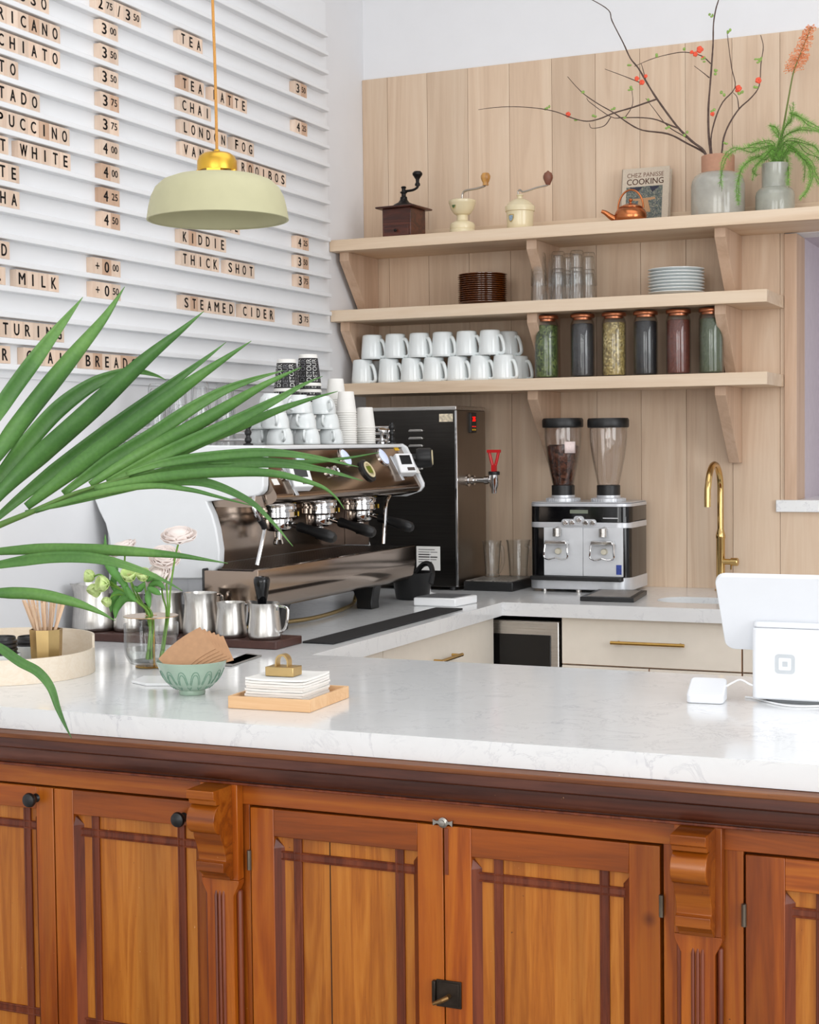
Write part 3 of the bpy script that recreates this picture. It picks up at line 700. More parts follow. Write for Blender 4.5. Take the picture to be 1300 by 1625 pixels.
for i, px in enumerate(FR):
    p = ony(px, 470, -.19)
    for lv in range(2): put(gl, used, (p.x, -.19, z2+lv*.058), 0, f'upside-down tumbler, {["lower", "upper"][lv]} of the {["front pair nearest the amber plates", "middle front pair", "front pair nearest the white plates"][i]}', 'tumblers on the middle shelf')
for i, px in enumerate([871, 903, 934.5]):
    p = ony(px, 470, -.115)
    for lv in range(2): put(gl, used, (p.x, -.115, z2+lv*.058), 0, f'tumbler in the back row, {["lower", "upper"][lv]} of the {["pair nearest the amber plates", "middle pair", "pair nearest the white plates"][i]}', 'tumblers on the middle shelf')

# ------------------------------------------------------------------ copper-lidded jars
M_COPPERLID = mat('copper_lid', '#b5714f', .3, .9, noise=.08)
JC = [(868, 'green dried herb', speckle('herb', ['#33431f', '#5d6f33', '#44562a', '#7d8a4c', '#29371a'], 170), 'leaf'),
      (925, 'charcoal grey loose tea', speckle('grey_tea', ['#2b2a2d', '#3a383b', '#242326', '#4a484b'], 420), 'grey'),
      (975, 'golden camomile', speckle('camomile', ['#8f7a45', '#c0a868', '#a8925a', '#6f5c33', '#d8c48a'], 150), 'gold'),
      (1025, 'near-black leaf tea', speckle('black_tea', ['#141416', '#202024', '#2a2a30', '#101012'], 380), 'black'),
      (1077, 'reddish brown rooibos', speckle('rooibos', ['#5a2a20', '#74392a', '#4b231b', '#86493a'], 480), 'red'),
      (1129, 'dull sage green tea', speckle('sage', ['#3d4630', '#566046', '#4a543a', '#69735a'], 480), 'sage')]
jy = -.205; JR, JH = .0405, .1995
for px, what, m, k in JC:
    p = ony(px, 590, jy)
    t = thing('storage_jar', f'copper-lidded glass jar full of {what}', 'jar', (p.x, jy, z3), 'copper lidded jars')
    G().lathe([(JR-.006, .0), (JR-.001, .003), (JR, .010), (JR, JH-.022), (JR-.003, JH-.010), (JR-.006, JH-.004), (JR-.006, JH), (JR-.0085, JH), (JR-.0085, JH-.004), (JR-.0028, JH-.022), (JR-.0028, .010), (JR-.006, .005), (.001, .005), (.001, 0), (JR-.006, 0)], (p.x, jy, z3), 40, caps=False).build('glass', M_GLASS, t, smooth=40)
    G().lathe([(.001, .0062), (JR-.006, .0062), (JR-.0034, .012), (JR-.0034, JH-.024), (JR-.008, JH-.019), (.01, JH-.017), (.001, JH-.017)], (p.x, jy, z3), 40, caps=False).build('contents', m, t, smooth=60)
    G().lathe([(JR-.011, JH-.006), (JR-.0095, JH-.006), (JR-.0095, JH+.0005), (JR-.0015, JH+.0005), (JR+.0005, JH+.003), (JR+.0005, JH+.010), (JR-.001, JH+.013), (JR-.006, JH+.0145), (.001, JH+.0155)], (p.x, jy, z3), 40).build('lid', M_COPPERLID, t, smooth=40, label='turned copper lid')

# ------------------------------------------------------------------ top shelf: coffee mills
M_WALNUT = wood('walnut', '#2d130c', '#4a2114', '#5f2e1c', 'x', 2.5, .35, .3, tone=.02)
M_IRONB = mat('cast_iron', '#1e1a18', .42, .6, noise=.15)
M_CREAMT = mat('cream_tin', '#e0d1ac', .25, noise=.05, nscale=12, coat=.3)
M_NICKEL = mat('nickel', '#b9b3aa', .25, 1)
c = Vector((.248, -.205, z1)); R = Matrix.Rotation(math.radians(-4), 3, 'Z')
t = thing('coffee_mill', 'dark walnut box coffee mill with a black iron crank', 'coffee mill', c, 'old coffee mills')
w = .112
G().cbox(c+Vector((0, 0, .0505)), (w, w, .101), R).build('box', M_WALNUT, t, bevel=.002)
G().cbox(c+Vector((0, 0, .1045)), (w+.038, w+.038, .007), R).build('top_board', M_WALNUT, t, bevel=.003)
d = G().cbox(c+R @ Vector((0, -w/2-.001, .023)), (w-.016, .004, .036), R).build('drawer', M_WALNUT, t, bevel=.001)
G().lathe([(.004, 0), (.004, .004), (.0055, .008), (.003, .011), (.0003, .0115)], c+R @ Vector((0, -w/2-.003, .023)), 12, R @ Vector((0, -1, 0))).build('knob', M_IRONB, d)
G().lathe([(.044, .108), (.043, .112), (.034, .120), (.020, .127), (.013, .136), (.012, .146), (.008, .148), (.008, .158), (.0125, .160), (.0125, .164), (.007, .166), (.007, .176), (.010, .179), (.007, .183), (.0005, .184)], c, 28).build('hopper_dome', M_IRONB, t)
e = c+Vector((.006, 0, .166))
cr_ = G().tube(catmull([e, e+Vector((.03, -.004, .001)), e+Vector((.048, -.006, .008)), e+Vector((.052, -.006, .018))], 5), .0045, 8).build('crank', M_IRONB, t)
G().lathe([(.009, 0), (.0095, .006), (.006, .012), (.0065, .022), (.013, .032), (.0175, .038), (.0175, .044), (.012, .05), (.001, .052)], e+Vector((.050, -.006, .014)), 20).build('crank_knob', M_IRONB, cr_)
def mill_emblem(c, r, z, w, parent, col1, col2):
    # small enamel shield bent round the tin
    g = G(); g2 = G()
    for gg, s_, e_ in ((g, 1, .0006), (g2, .72, .0011)):
        pts = [(-.5, .5), (0, .56), (.5, .5), (.5, -.05), (.28, -.42), (0, -.62), (-.28, -.42), (-.5, -.05)]
        vs = [(0, 0)]+pts; base = -math.radians(112)
        gg.add([c+Vector(((r+e_)*math.cos(base+u*w*s_/r), (r+e_)*math.sin(base+u*w*s_/r), z+v*w*s_)) for u, v in vs], [(0, i+1, (i+1) % 8+1) for i in range(8)])
    b_ = g.build('emblem', mat('emblem_'+col1.strip('#'), col1, .4), parent, smooth=0)
    g2.build('emblem_field', mat('emblem_'+col2.strip('#'), col2, .4, noise=.4, nscale=300), b_, smooth=0)
c = Vector((.469, -.205, z1))
t = thing('coffee_mill', 'cream enamelled goblet-shaped coffee mill with a light wooden crank knob', 'coffee mill', c, 'old coffee mills')
G().lathe([(.040, 0), (.0445, .002), (.0445, .016), (.0425, .018), (.0435, .021), (.0435, .032), (.040, .040), (.026, .046), (.020, .050), (.0195, .056), (.019, .066), (.023, .070)], c, 44).build('base', M_CREAMT, t, smooth=45)
G().lathe([(.022, .068), (.030, .073), (.040, .088), (.046, .107), (.0470, .109), (.0470, .117), (.044, .119), (.030, .121), (.006, .124), (.001, .124)], c, 44).build('bowl', M_CREAMT, t, smooth=45)
mill_emblem(c, .0425, .097, .021, t, '#c9b37a', '#4a6136')
e = c+Vector((0, 0, .122))
cr_ = G().tube(catmull([e, e+Vector((.002, 0, .018)), e+Vector((.014, -.003, .028)), e+Vector((.06, -.012, .031)), e+Vector((.088, -.017, .036)), e+Vector((.094, -.018, .042))], 5), .0038, 8).build('crank', M_NICKEL, t)
G().lathe([(.0105, 0), (.0095, .008), (.013, .015), (.0165, .025), (.0165, .032), (.012, .041), (.001, .044)], e+Vector((.094, -.018, .038)), 24).build('crank_knob', wood('light_beech', '#9a6a34', '#b5813f', '#c8944f', 'z', 2, .35, .3), cr_)
c = Vector((.680, -.205, z1))
t = thing('coffee_mill', 'cream enamelled canister coffee mill with a domed lid and dark wooden knob', 'coffee mill', c, 'old coffee mills')
G().lathe([(.043, 0), (.0445, .002), (.0450, .03), (.0465, .062), (.0475, .066)], c, 44).build('canister', M_CREAMT, t, smooth=45)
G().lathe([(.0475, .064), (.0505, .066), (.0512, .080), (.050, .083), (.047, .085), (.042, .091), (.030, .101), (.016, .108), (.009, .110), (.009, .117), (.012, .119), (.012, .122), (.006, .124), (.001, .124)], c, 44).build('lid', M_CREAMT, t, smooth=45)
mill_emblem(c, .0458, .040, .024, t, '#b59a5e', '#8fa3b4')
e = c+Vector((-.004, 0, .122))
cr_ = G().tube(catmull([e, e+Vector((-.002, 0, .012)), e+Vector((.006, -.002, .016)), e+Vector((.02, -.005, .008)), e+Vector((.07, -.013, .017)), e+Vector((.108, -.02, .021)), e+Vector((.112, -.02, .026))], 5), .0032, 8).build('crank', M_NICKEL, t)
G().lathe([(.007, 0), (.010, .007), (.0165, .022), (.0165, .030), (.012, .040), (.005, .044), (.003, .047), (.0005, .047)], e+Vector((.112, -.02, .022)), 24).build('crank_knob', mat('brown_knob', '#7a4a37', .4, noise=.1), cr_)

# ------------------------------------------------------------------ cookbook and copper kettle
bx0, by, lean, yaw = 1.000, -.085, math.radians(12), math.radians(0)
bw, bh, bt = .165, .205, .034
t = thing('book', 'grey-beige hardback cookbook leaning on the wall behind the copper kettle', 'book', (bx0+bw/2, by, z1))
BR = Matrix.Rotation(-math.radians(10), 3, 'X')
def BP(u, v, d): return Vector((bx0, by-.02, z1+.0005))+BR @ Vector((u, d, v))
def bbox(g, u0, v0, d0, u1, v1, d1):
    return g.add([BP(u, v, d) for v in (v0, v1) for d in (d0, d1) for u in (u0, u1)], [(0, 1, 3, 2), (4, 6, 7, 5), (0, 4, 5, 1), (2, 3, 7, 6), (0, 2, 6, 4), (1, 5, 7, 3)])
M_COVER = mat('book_cloth', '#c4b5a2', .8, noise=.05, nscale=200)
cv = bbox(bbox(bbox(G(), 0, 0, 0, bw, bh, .0028), 0, 0, bt-.0028, bw, bh, bt), 0, 0, 0, .004, bh, bt).build('cover', M_COVER, t, bevel=.0008)
bbox(G(), .0035, .003, .0029, bw-.004, bh-.003, bt-.0029).build('pages', mat('pages', '#e8e2d6', .85, noise=.04), t)
M_BTXT = mat('book_ink', '#6b4636', .7)
g = G(); letters(g, 'CHEZ PANISSE', BP(.082, .180, -.0004), (1, 0, 0), BR @ Vector((0, 0, 1)), width=.126, height=.0150, bold=0)
letters(g, 'COOKING', BP(.082, .157, -.0004), (1, 0, 0), BR @ Vector((0, 0, 1)), width=.126, height=.0205, bold=.0002)
g.build('title', M_BTXT, cv, smooth=0)
pl = bbox(G(), .018, .016, -.0006, .143, .140, -.0001).build('cover_picture', speckle('picture', ['#59605a', '#3f4a45', '#78796c', '#454d55', '#8a8572'], 260), cv)
g = G(); q = lambda pts, d: g.add([BP(u, v, d) for u, v in pts], [tuple(range(len(pts)))])
q([(.028, .138), (.075, .138), (.058, .122)], -.0008); q([(.098, .138), (.135, .138), (.108, .118)], -.0008)
g.build('picture_sky', mat('picture_navy', '#2a2838', .7), pl, smooth=0)
g = G(); q([(.055, .05), (.105, .05), (.095, .09), (.12, .094), (.118, .1), (.04, .098), (.03, .094), (.062, .09)], -.0008); g.build('picture_table', mat('picture_tan', '#b58a63', .7), pl, smooth=0)
kc = Vector((1.070, -.215, z1)); MC = mat('copper', '#bb7248', .24, 1, noise=.08, nscale=14)
t = thing('kettle', 'small round copper kettle with a looped handle', 'kettle', kc)
G().lathe([(.046, 0), (.0505, .004), (.053, .018), (.0525, .030), (.046, .042), (.038, .047), (.037, .049)], kc, 44).build('body', MC, t, smooth=45)
ld = G().lathe([(.039, .0485), (.039, .051), (.034, .054), (.020, .060), (.008, .064), (.004, .0645)], kc, 36).build('lid', MC, t, smooth=45)
G().lathe([(.004, .064), (.003, .068), (.0065, .072), (.007, .076), (.003, .080), (.0004, .081)], kc, 16).build('lid_knob', MC, ld)
G().tube(catmull([kc+Vector((-.045, -.010, .012)), kc+Vector((-.062, -.016, .022)), kc+Vector((-.080, -.022, .036)), kc+Vector((-.092, -.026, .041))], 5), [.0125-.007*k/15 for k in range(16)], 12).build('spout', MC, t)
hp = [kc+Vector((.044*math.cos(a)*1.0, -.004*math.cos(a), .046+.062*math.sin(a))) for a in [PI*k/18 for k in range(19)]]
G().tube(hp, .0032, 8).build('handle', MC, t)
# ------------------------------------------------------------------ stoneware vases
M_STONE = mat('grey_glaze', '#aaa79d', .16, noise=.10, nscale=28, coat=.4)
M_STONE2 = mat('green_grey_glaze', '#9fa095', .16, noise=.10, nscale=28, coat=.4)
M_TERRA = mat('bare_clay', '#b98a70', .75, noise=.05, nscale=80)
vc = Vector((1.346, -.155, z1))
t = thing('vase', 'large grey glazed vase with a bare clay neck holding quince branches', 'vase', vc, 'stoneware vases')
G().lathe([(.080, 0), (.0855, .004), (.087, .012), (.087, .108), (.084, .124), (.076, .138), (.064, .147), (.0535, .150)], vc, 56).build('body', M_STONE, t, smooth=50)
G().lathe([(.0532, .150), (.0532, .2035), (.0522, .205), (.050, .205), (.049, .203), (.049, .10), (.001, .10)], vc, 56, caps=False).build('neck', M_TERRA, t, smooth=40, label='unglazed terracotta neck')
vc2 = Vector((1.5305, -.155, z1))
t = thing('vase', 'smaller grey glazed vase with a narrow neck holding fern and orange spike', 'vase', vc2, 'stoneware vases')
G().lathe([(.056, 0), (.061, .003), (.0625, .010), (.0625, .062), (.060, .074), (.052, .084), (.044, .088)], vc2, 48).build('body', M_STONE2, t, smooth=50)
G().lathe([(.0438, .0878), (.042, .093), (.0425, .160), (.0432, .163), (.0425, .1645), (.040, .163), (.039, .10), (.001, .10)], vc2, 48, caps=False).build('neck', M_STONE2, t, smooth=40)
# ------------------------------------------------------------------ espresso machine on the left arm of the worktop
M_POWDER = mat('white_powder_coat', '#eef0f2', .32, noise=.008)
M_MIRROR = mat('polished_steel', '#a89789', .12, 1, noise=.03, nscale=6)
M_GRID = mat('dark_steel', '#6a625f', .28, 1, noise=.1)
M_YEL = mat('yellow_label', '#e8b81f', .5)
M_CREAMK = mat('cream_knob', '#e8dab2', .5)
M_SILVER = mat('silver_paint', '#d4d6da', .33, .45, noise=.03)
YN, YF = -1.745, -.768
em = thing('espresso_machine', 'three-group espresso machine with white side panels and polished steel front', 'espresso machine', (.28, (YN+YF)/2, CT))
XZ = lambda px, py, y=YN: (lambda p: (p.x, p.z))(ony(px, py, y))
side_px = [(192, 706), (163, 713), (147, 732), (143, 760), (144, 792), (157, 811), (167, 831), (173, 855), (177, 884), (187, 911), (200, 918), (327, 919), (347, 899), (348, 872), (343, 840), (337, 818), (327, 796), (402, 788), (411, 785), (416.5, 779), (418, 770), (418, 707)]
poly = [XZ(*q) for q in side_px]
poly = [(max(x, .008), z) for x, z in poly]
G().prism(poly, 'y', YN, YN+.03).build('side_panel', M_POWDER, em, bevel=.004, smooth=50)
ZTOP = 1.411
# far side panel follows the slanted control front
fp = [(.03, ZTOP), (.487, ZTOP), (.503, ZTOP-.010), (.560, 1.288), (.560, 1.276), (.548, 1.262), (.50, 1.246), (.31, 1.246), (.36, 1.12), (.37, 1.09), (.37, .99), (.03, .99), (.012, 1.24), (.012, 1.39)]
G().prism(fp, 'y', YF-.014, YF).build('side_panel', M_POWDER, em, bevel=.002, smooth=50)
g = G().box(.02, YN+.031, 1.255, .30, YF-.015, ZTOP-.012).box(.03, YN+.031, .99, .28, YF-.015, 1.256).box(.279, YN+.031, .99, .3615, YF-.015, 1.087)
g.build('body', M_SILVER, em)
# slanted polished control front with rolled lip
PX0, PZ0, PX1, PZ1 = .484, ZTOP-.009, .551, 1.285
cp = [(.30, ZTOP-.009), (PX0, PZ0), (PX1, PZ1), (.553, 1.276), (.549, 1.267), (.540, 1.260), (.50, 1.250), (.30, 1.250)]
G().prism(cp, 'y', YN+.0305, YF-.0145).build('control_panel', M_MIRROR, em, smooth=50)
G().box(.02, YN+.0305, ZTOP-.0115, .483, YF-.0145, ZTOP).build('cup_tray', M_STEEL, em, bevel=.001)
G().box(.478, YN+.0305, ZTOP-.012, .492, YF-.0145, ZTOP-.001).build('top_trim', M_POWDER, em, bevel=.003)
G().box(.281, YN+.031, 1.09, .287, YF-.0145, 1.249).build('backsplash', M_MIRROR, em)
G().box(.288, YF-.018, 1.092, .372, YF-.0142, 1.246).build('inner_cheek', M_GRID, em)
# drip tray with perforated grate
tp = [(.362, .985), (.47, .978), (.497, .982), (.514, 1.00), (.522, 1.04), (.522, 1.090), (.516, 1.093), (.506, 1.087), (.362, 1.087)]
tr = G().prism(tp, 'y', -1.765, -.762).build('drip_tray', M_MIRROR, em, bevel=.0008, smooth=40)
G().box(.356, -1.768, .982, .3625, -1.72, 1.092).build('tray_corner', M_BLACK, tr, bevel=.003)
g = G().box(.292, -1.735, 1.0875, .503, -.775, 1.0895)
g.build('grate', M_GRID, tr)
g = G()
for i in range(9):
    for j in range(60):
        x, y = .315+i*.021, -1.72+j*.0158+(i % 2)*.0079; n0 = len(g.v)
        g.v += [Vector((x+.0038*math.cos(a*PI/3), y+.0038*math.sin(a*PI/3), 1.0899)) for a in range(6)]; g.f.append(tuple(n0+k for k in range(6)))
h = g.build('grate_holes', M_SPACE, tr, smooth=0); h['kind'] = 'stuff'
for x, y in ((.455, -.965), (.455, -1.55), (.09, -.965), (.09, -1.55)):
    G().prism([(x-.055, .992), (x+.045, .992), (x+.030, .975), (x+.022, .93), (x+.024, CT+.0005), (x-.03, CT+.0005), (x-.03, .94)], 'y', y-.026, y+.026).build('foot', M_BLACK, em, bevel=.004)
def on_panel(px, py):
    n = Vector((PZ0-PZ1, 0, PX1-PX0)).normalized(); v = ray(px, py)
    k = (Vector((PX0, 0, PZ0))-CAM).dot(n)/v.dot(n); return CAM+v*k
PN = Vector((PZ0-PZ1, 0, PX1-PX0)).normalized(); PV = Vector((PX0-PX1, 0, PZ0-PZ1)).normalized(); PU = Vector((0, 1, 0))
def pbox(g, c, w, h, d, d0=0): 
    M = Matrix((PU, PV, PN)).transposed(); g.cbox(c+PN*(d0+d/2), (w, h, d), M); return g
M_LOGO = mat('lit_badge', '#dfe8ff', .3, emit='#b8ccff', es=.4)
for i, (px, py) in enumerate([(478, 737), (547, 727), (607, 726)]):
    c = on_panel(px, py); g = G(); n0 = 28
    prof = [(.0295, 0), (.0295, .004), (.027, .0055), (.001, .0055)]
    g.lathe(prof, c, n0, PN)
    for q in range(len(g.v)): u = (g.v[q]-c).dot(PV); g.v[q] = g.v[q]  # round badge
    b_ = g.build('badge', M_CHROME, em, smooth=40)
    G().lathe([(.0252, .0056), (.0235, .0064), (.001, .0064)], c, 28, PN).build('badge_face', M_LOGO, b_)
c = on_panel(582, 748)
gg = G().lathe([(.036, 0), (.036, .006), (.030, .010), (.001, .010)], c, 32, PN).build('gauge', M_BLACK, em, smooth=40)
G().lathe([(.026, .0102), (.026, .0125), (.0205, .0125), (.0205, .0102)], c, 32, PN).build('gauge_ring', M_CREAMK, gg)
pbox(G(), c, .027, .022, .002, .0105).build('gauge_window', mat('lcd_green', '#6d7a1c', .3), gg, bevel=.0005)
for px, py in ((521, 750), (532, 748), (450, 756), (460, 753)):
    c = on_panel(px, py); G().lathe([(.016, 0), (.016, .006), (.012, .008), (.010, .005), (.001, .005)], c, 24, PN).build('button_ring', M_CHROME, em)
def timer(px, py, big=1.0):
    c = on_panel(px, py)
    pbox(G(), c-PU*.034, .016, .085, .003).build('mount_strip', M_SILVER, em, bevel=.001)
    Rz = Matrix.Rotation(math.radians(-34), 3, 'Z'); n2 = Rz @ PN; u2 = Rz @ PU; M = Matrix((u2, n2.cross(u2), n2)).transposed(); v2 = n2.cross(u2)
    tmr = G().cbox(c+n2*.020, (.060, .068, .030), M).build('shot_timer', M_WHITE, em, bevel=.004)
    G().cbox(c+n2*.0356+v2*.010, (.038, .032, .0015), M).build('timer_screen', M_BLACKG, tmr, bevel=.0006)
    G().cbox(c+n2*.0356-v2*.022+u2*.010, (.026, .011, .0015), M).build('timer_buttons', M_GRID, tmr, bevel=.0006)
timer(637, 743); timer(470, 764)
for px, py, m in ((629, 712, M_YEL), (437, 765, M_PAPER), (655, 751, M_PAPER)):
    pbox(G(), on_panel(px, py), .030, .014 if m is M_YEL else .018, .0012, .0165 if px == 655 else 0).build('label_sticker', m, em)
c = on_panel(648, 728)
kb = G().lathe([(.014, -.004), (.014, .02), (.029, .022), (.032, .03), (.0305, .066), (.027, .070), (.001, .070)], c+Vector((0, .012, 0)), 20, (.93, .34, .05)).build('steam_knob', M_BLACK, em, smooth=30)
G().lathe([(.0235, .0702), (.0235, .0725), (.001, .073)], c+Vector((0, .012, 0)), 24, (.93, .34, .05)).build('knob_cap', M_CREAMK, kb)
# groups, portafilters
for px, py in ((441, 790), (507, 790), (571, 789)):
    gy = y_at(px, 1.225, .415); c = Vector((.415, gy, 0))
    gr = G().lathe([(.036, 1.252), (.050, 1.248), (.051, 1.246), (.051, 1.234), (.046, 1.232), (.046, 1.229), (.051, 1.227), (.051, 1.213), (.048, 1.210), (.030, 1.209), (.001, 1.209)], c, 40).build('group_head', M_CHROME, em, smooth=30)
    G().cbox(c+Vector((.048, .028, 1.221)), (.004, .034, .012), Matrix.Rotation(.55, 3, 'Z')).build('group_tag', M_YEL, gr)
    pf = G().lathe([(.001, 1.2085), (.039, 1.2085), (.040, 1.205), (.039, 1.186), (.036, 1.179), (.026, 1.174), (.012, 1.172), (.011, 1.150), (.001, 1.150)], c, 36).build('portafilter', M_CHROME, em, smooth=35)
    g = G()
    for s_ in (-1, 1): g.tube(catmull([c+Vector((0, 0, 1.158)), c+Vector((0, s_*.012, 1.150)), c+Vector((0, s_*.018, 1.138))], 4), .006, 8)
    g.build('spout', M_CHROME, pf)
    d = Vector((.93, -.10, -.24)).normalized(); a = c+Vector((.034, -.003, 1.196))
    G().cyl(a, a+d*.042, .0085, .0075, 12).build('neck', M_CHROME, pf)
    G().lathe([(.010, .034), (.0135, .036), (.0145, .044), (.0125, .062), (.0135, .085), (.0165, .110), (.0172, .135), (.0155, .150), (.010, .157), (.001, .158)], a, 18, d).build('handle', M_BLACK, pf, smooth=40)
# steam wands
w1 = [onx(407, 776, .50), onx(402, 795, .50), onx(405, 812, .505), onx(415, 829, .51), onx(420, 838, .51), onx(417, 856, .51), onx(408, 897, .505)]
wd = G().tube(catmull(w1, 5), .0052, 10).build('steam_wand', M_CHROME, em)
G().tube(catmull([onx(412, 824, .508), onx(418, 832, .51), onx(420, 838, .51)], 4), .0085, 10).build('wand_grip', M_BLACK, wd)
w2 = [onx(622, 772, .50), onx(619, 785, .505), onx(613, 800, .51), onx(611, 830, .512), onx(609, 863, .512)]
G().tube(catmull(w2, 5), .0052, 10).build('steam_wand', M_CHROME, em)
for px, py in ((545, 777), (606, 776)):
    p = onx(px, py, .46); G().cyl(p+Vector((0, 0, .012)), p-Vector((0, 0, .014)), .0055, n=10).build('tap_stub', M_BRASSM, em)
# rail round the cup tray: beaded black posts and three bars
posts = [(.462, YN+.045), (.462, YF-.03), (.03, YN+.045)]
for x, y in posts:
    g = G().lathe([(.013, ZTOP), (.013, ZTOP+.004), (.006, ZTOP+.006), (.006, ZTOP+.066)], (x, y, 0), 12)
    for k, r_ in ((.014, .0095), (.033, .0095), (.052, .0105)): g.ball((x, y, ZTOP+k), r_, 12)
    g.build('rail_post', M_BLACK, em, smooth=60)
for k in (.014, .033, .052):
    G().cyl((.03, YN+.045, ZTOP+k), (.462, YN+.045, ZTOP+k), .004, n=8).build('cup_rail', M_CHROME, em)
    G().cyl((.03, YF-.03, ZTOP+k), (.462, YF-.03, ZTOP+k), .004, n=8).build('cup_rail', M_CHROME, em)
# machine's hose along the worktop
hz = [Vector((.40, -.93, .985))]+[onz(px, py, CT+.008) for px, py in ((562, 955), (545, 966), (520, 975), (490, 982), (462, 986))]+[Vector((.36, -1.60, CT+.008)), Vector((.12, -1.62, CT+.008))]
tag(G().tube(catmull(hz, 8), .0062, 8).build('braided_hose', mat('braid', '#a08a5e', .4, .6, noise=.2, nscale=500), None, org=hz[2]), 'golden braided hose on the worktop beneath the espresso machine', 'hose')

# ------------------------------------------------------------------ cups and glasses on top of the machine
zt = ZTOP+.0005
cup = thing('cup', '-', 'cup')
G().lathe([(.018, .050), (.019, .053), (.0215, .053), (.0225, .050), (.030, .042), (.0355, .026), (.0375, .006), (.038, .001), (.0372, 0), (.036, .002), (.034, .024), (.028, .040), (.018, .047), (.001, .048)], (0, 0, 0), 36, caps=False).build('body', M_PORC, cup, smooth=60)
G().tube(catmull([(.034, 0, .036), (.046, 0, .038), (.054, 0, .028), (.052, 0, .016), (.0365, 0, .010)], 4), .0042, 8).build('handle', M_PORC, cup, smooth=60)
used = []
LV = ['bottom', 'middle', 'top']
for i, (px, xx) in enumerate([(444, .435), (487, .435), (524, .435)]):
    y = y_at(px, zt+.03, xx)
    for lv in range(3):
        put(cup, used, (xx-.010*lv, y-.004*lv+.002*i, zt+lv*.0438), math.radians(-60+rt.uniform(-40, 40)), f'white espresso cup upside down, {LV[lv]} of the {["cup pile nearest the black rail post", "middle cup pile", "cup pile nearest the paper cups"][i]}', 'espresso cups on the machine')
for i, (px, xx) in enumerate([(416, .36), (462, .345)]):
    y = y_at(px, zt+.03, xx)
    for lv in range(3 if i else 2): put(cup, used, (xx, y, zt+lv*.0438), math.radians(-60), f'white espresso cup in the second row, {LV[lv]} of the {["pile behind the black rail post", "pile behind the middle front one"][i]}', 'espresso cups on the machine')
def paper_cup(Rt, Rb, H, m):
    return G().lathe([(Rb, 0), (Rb+.0012, .001), (Rb+.0012, .0035), (Rb-.0003, .0042), (Rt, H-.002), (Rt-.001, H), (Rt-.002, H-.004), (.001, H-.004), (.001, H-.006), (Rt-.002, H-.006), (Rb-.0012, .001), (Rb, 0)], (0, 0, 0), 32, caps=False)
pcup = tag(paper_cup(.0235, .0305, .064, M_PAPER).build('paper_cup', M_PAPER, smooth=30), '-', 'paper cup')
used = []
def nth(i, n):
    if i == 0: return 'bottom'
    if i == n-1: return 'topmost'
    names = ['', 'second', 'third', 'fourth', 'fifth', 'sixth', 'seventh', 'eighth', 'ninth', 'tenth', 'eleventh', 'twelfth']
    return f'{names[i]} from the bottom' if i < n/2 else f'{names[n-1-i]} from the top'
for px, xx, n, dz, wh in ((580, .43, 8, .0068, 'shortest plain stack'), (550, .43, 15, .0066, 'middle plain stack'), (534, .36, 20, .0071, 'tallest plain stack')):
    y = y_at(px, zt+.03, xx)
    for k in range(n): put(pcup, used, (xx, y, zt+k*dz), k*.7, f'white paper cup, {nth(k, n)} of the {wh} on the espresso machine', 'plain white paper cups')
M_PRINT = mat('printed_black', '#1e1d1e', .6)
M_PRINTW = mat('print_white', '#dcdbd8', .6); M_PRINTG = mat('print_grey', '#77767a', .6)
dcup = thing('paper_cup', '-', 'paper cup')
Rt, Rb, H = .0275, .0390, .096
G().lathe([(Rb, 0), (Rb+.0015, .001), (Rb+.0015, .0045), (Rb-.0003, .0052), (Rb-.0008, .010)], (0, 0, 0), 36, caps=False).lathe([(Rt+.0014, H-.012), (Rt, H-.002), (Rt-.001, H), (Rt-.002, H-.004), (.001, H-.004), (.001, H-.006), (Rt-.002, H-.006), (Rb-.0022, .001), (Rb, 0)], (0, 0, 0), 36, caps=False).build('cup_body', M_PAPER, dcup, smooth=30)
sl = G().lathe([(Rb-.0008, .0095), (Rt+.0015, H-.0115)], (0, 0, 0), 36, caps=False).build('printed_sleeve', M_PRINT, dcup, smooth=60)
gw, gk = G(), G()
vs_, fs_, tw_, th_ = text_geo('DETOUR')
for k in range(11):
    gg = gw if k % 2 == 0 else gk; a0 = 2*PI*k/11
    def P3(x, y):
        h = .0145+(x/tw_+.5)*.067; r_ = Rb-.0008+(Rt+.0015-Rb+.0008)*((h-.0095)/(H-.021))+.0004
        return Vector((0, 0, h))+Vector((math.cos(a0-y/th_*.0150/r_), math.sin(a0-y/th_*.0150/r_), 0))*r_
    gg.add([P3(x, y) for x, y in vs_], fs_)
gw.build('lettering', M_PRINTW, sl, smooth=0); gk.build('lettering', M_PRINTG, sl, smooth=0, label='grey lettering')
used = []
for px, xx, n, wh in ((489.5, .30, 10, 'taller printed stack'), (455, .29, 9, 'shorter printed stack')):
    y = y_at(px, zt+.2, xx)
    for k in range(n): put(dcup, used, (xx, y, zt+.03*(n == 7)*0+k*.0195), k*1.3+.4, f'black and white lettered paper cup, {nth(k, n)} of the {wh}', 'lettered paper cups')
for i, (px, xx) in enumerate([(249, .26), (282, .26), (318, .30), (357, .31)]):
    y = y_at(px, zt+.1, xx) if i > 1 else None
    for lv in range(2):
        yy = YN+.12 if i < 2 else min(y, -1.3)
        xx2 = ony(px, 640, yy).x
        dup(gl, (xx2, yy, zt+.0+lv*.058), 0, f'clear glass on the espresso machine, {["lower", "upper"][lv]} of the {["first", "second", "third", "fourth"][i]} pair from the palm side', 'glasses on the machine')
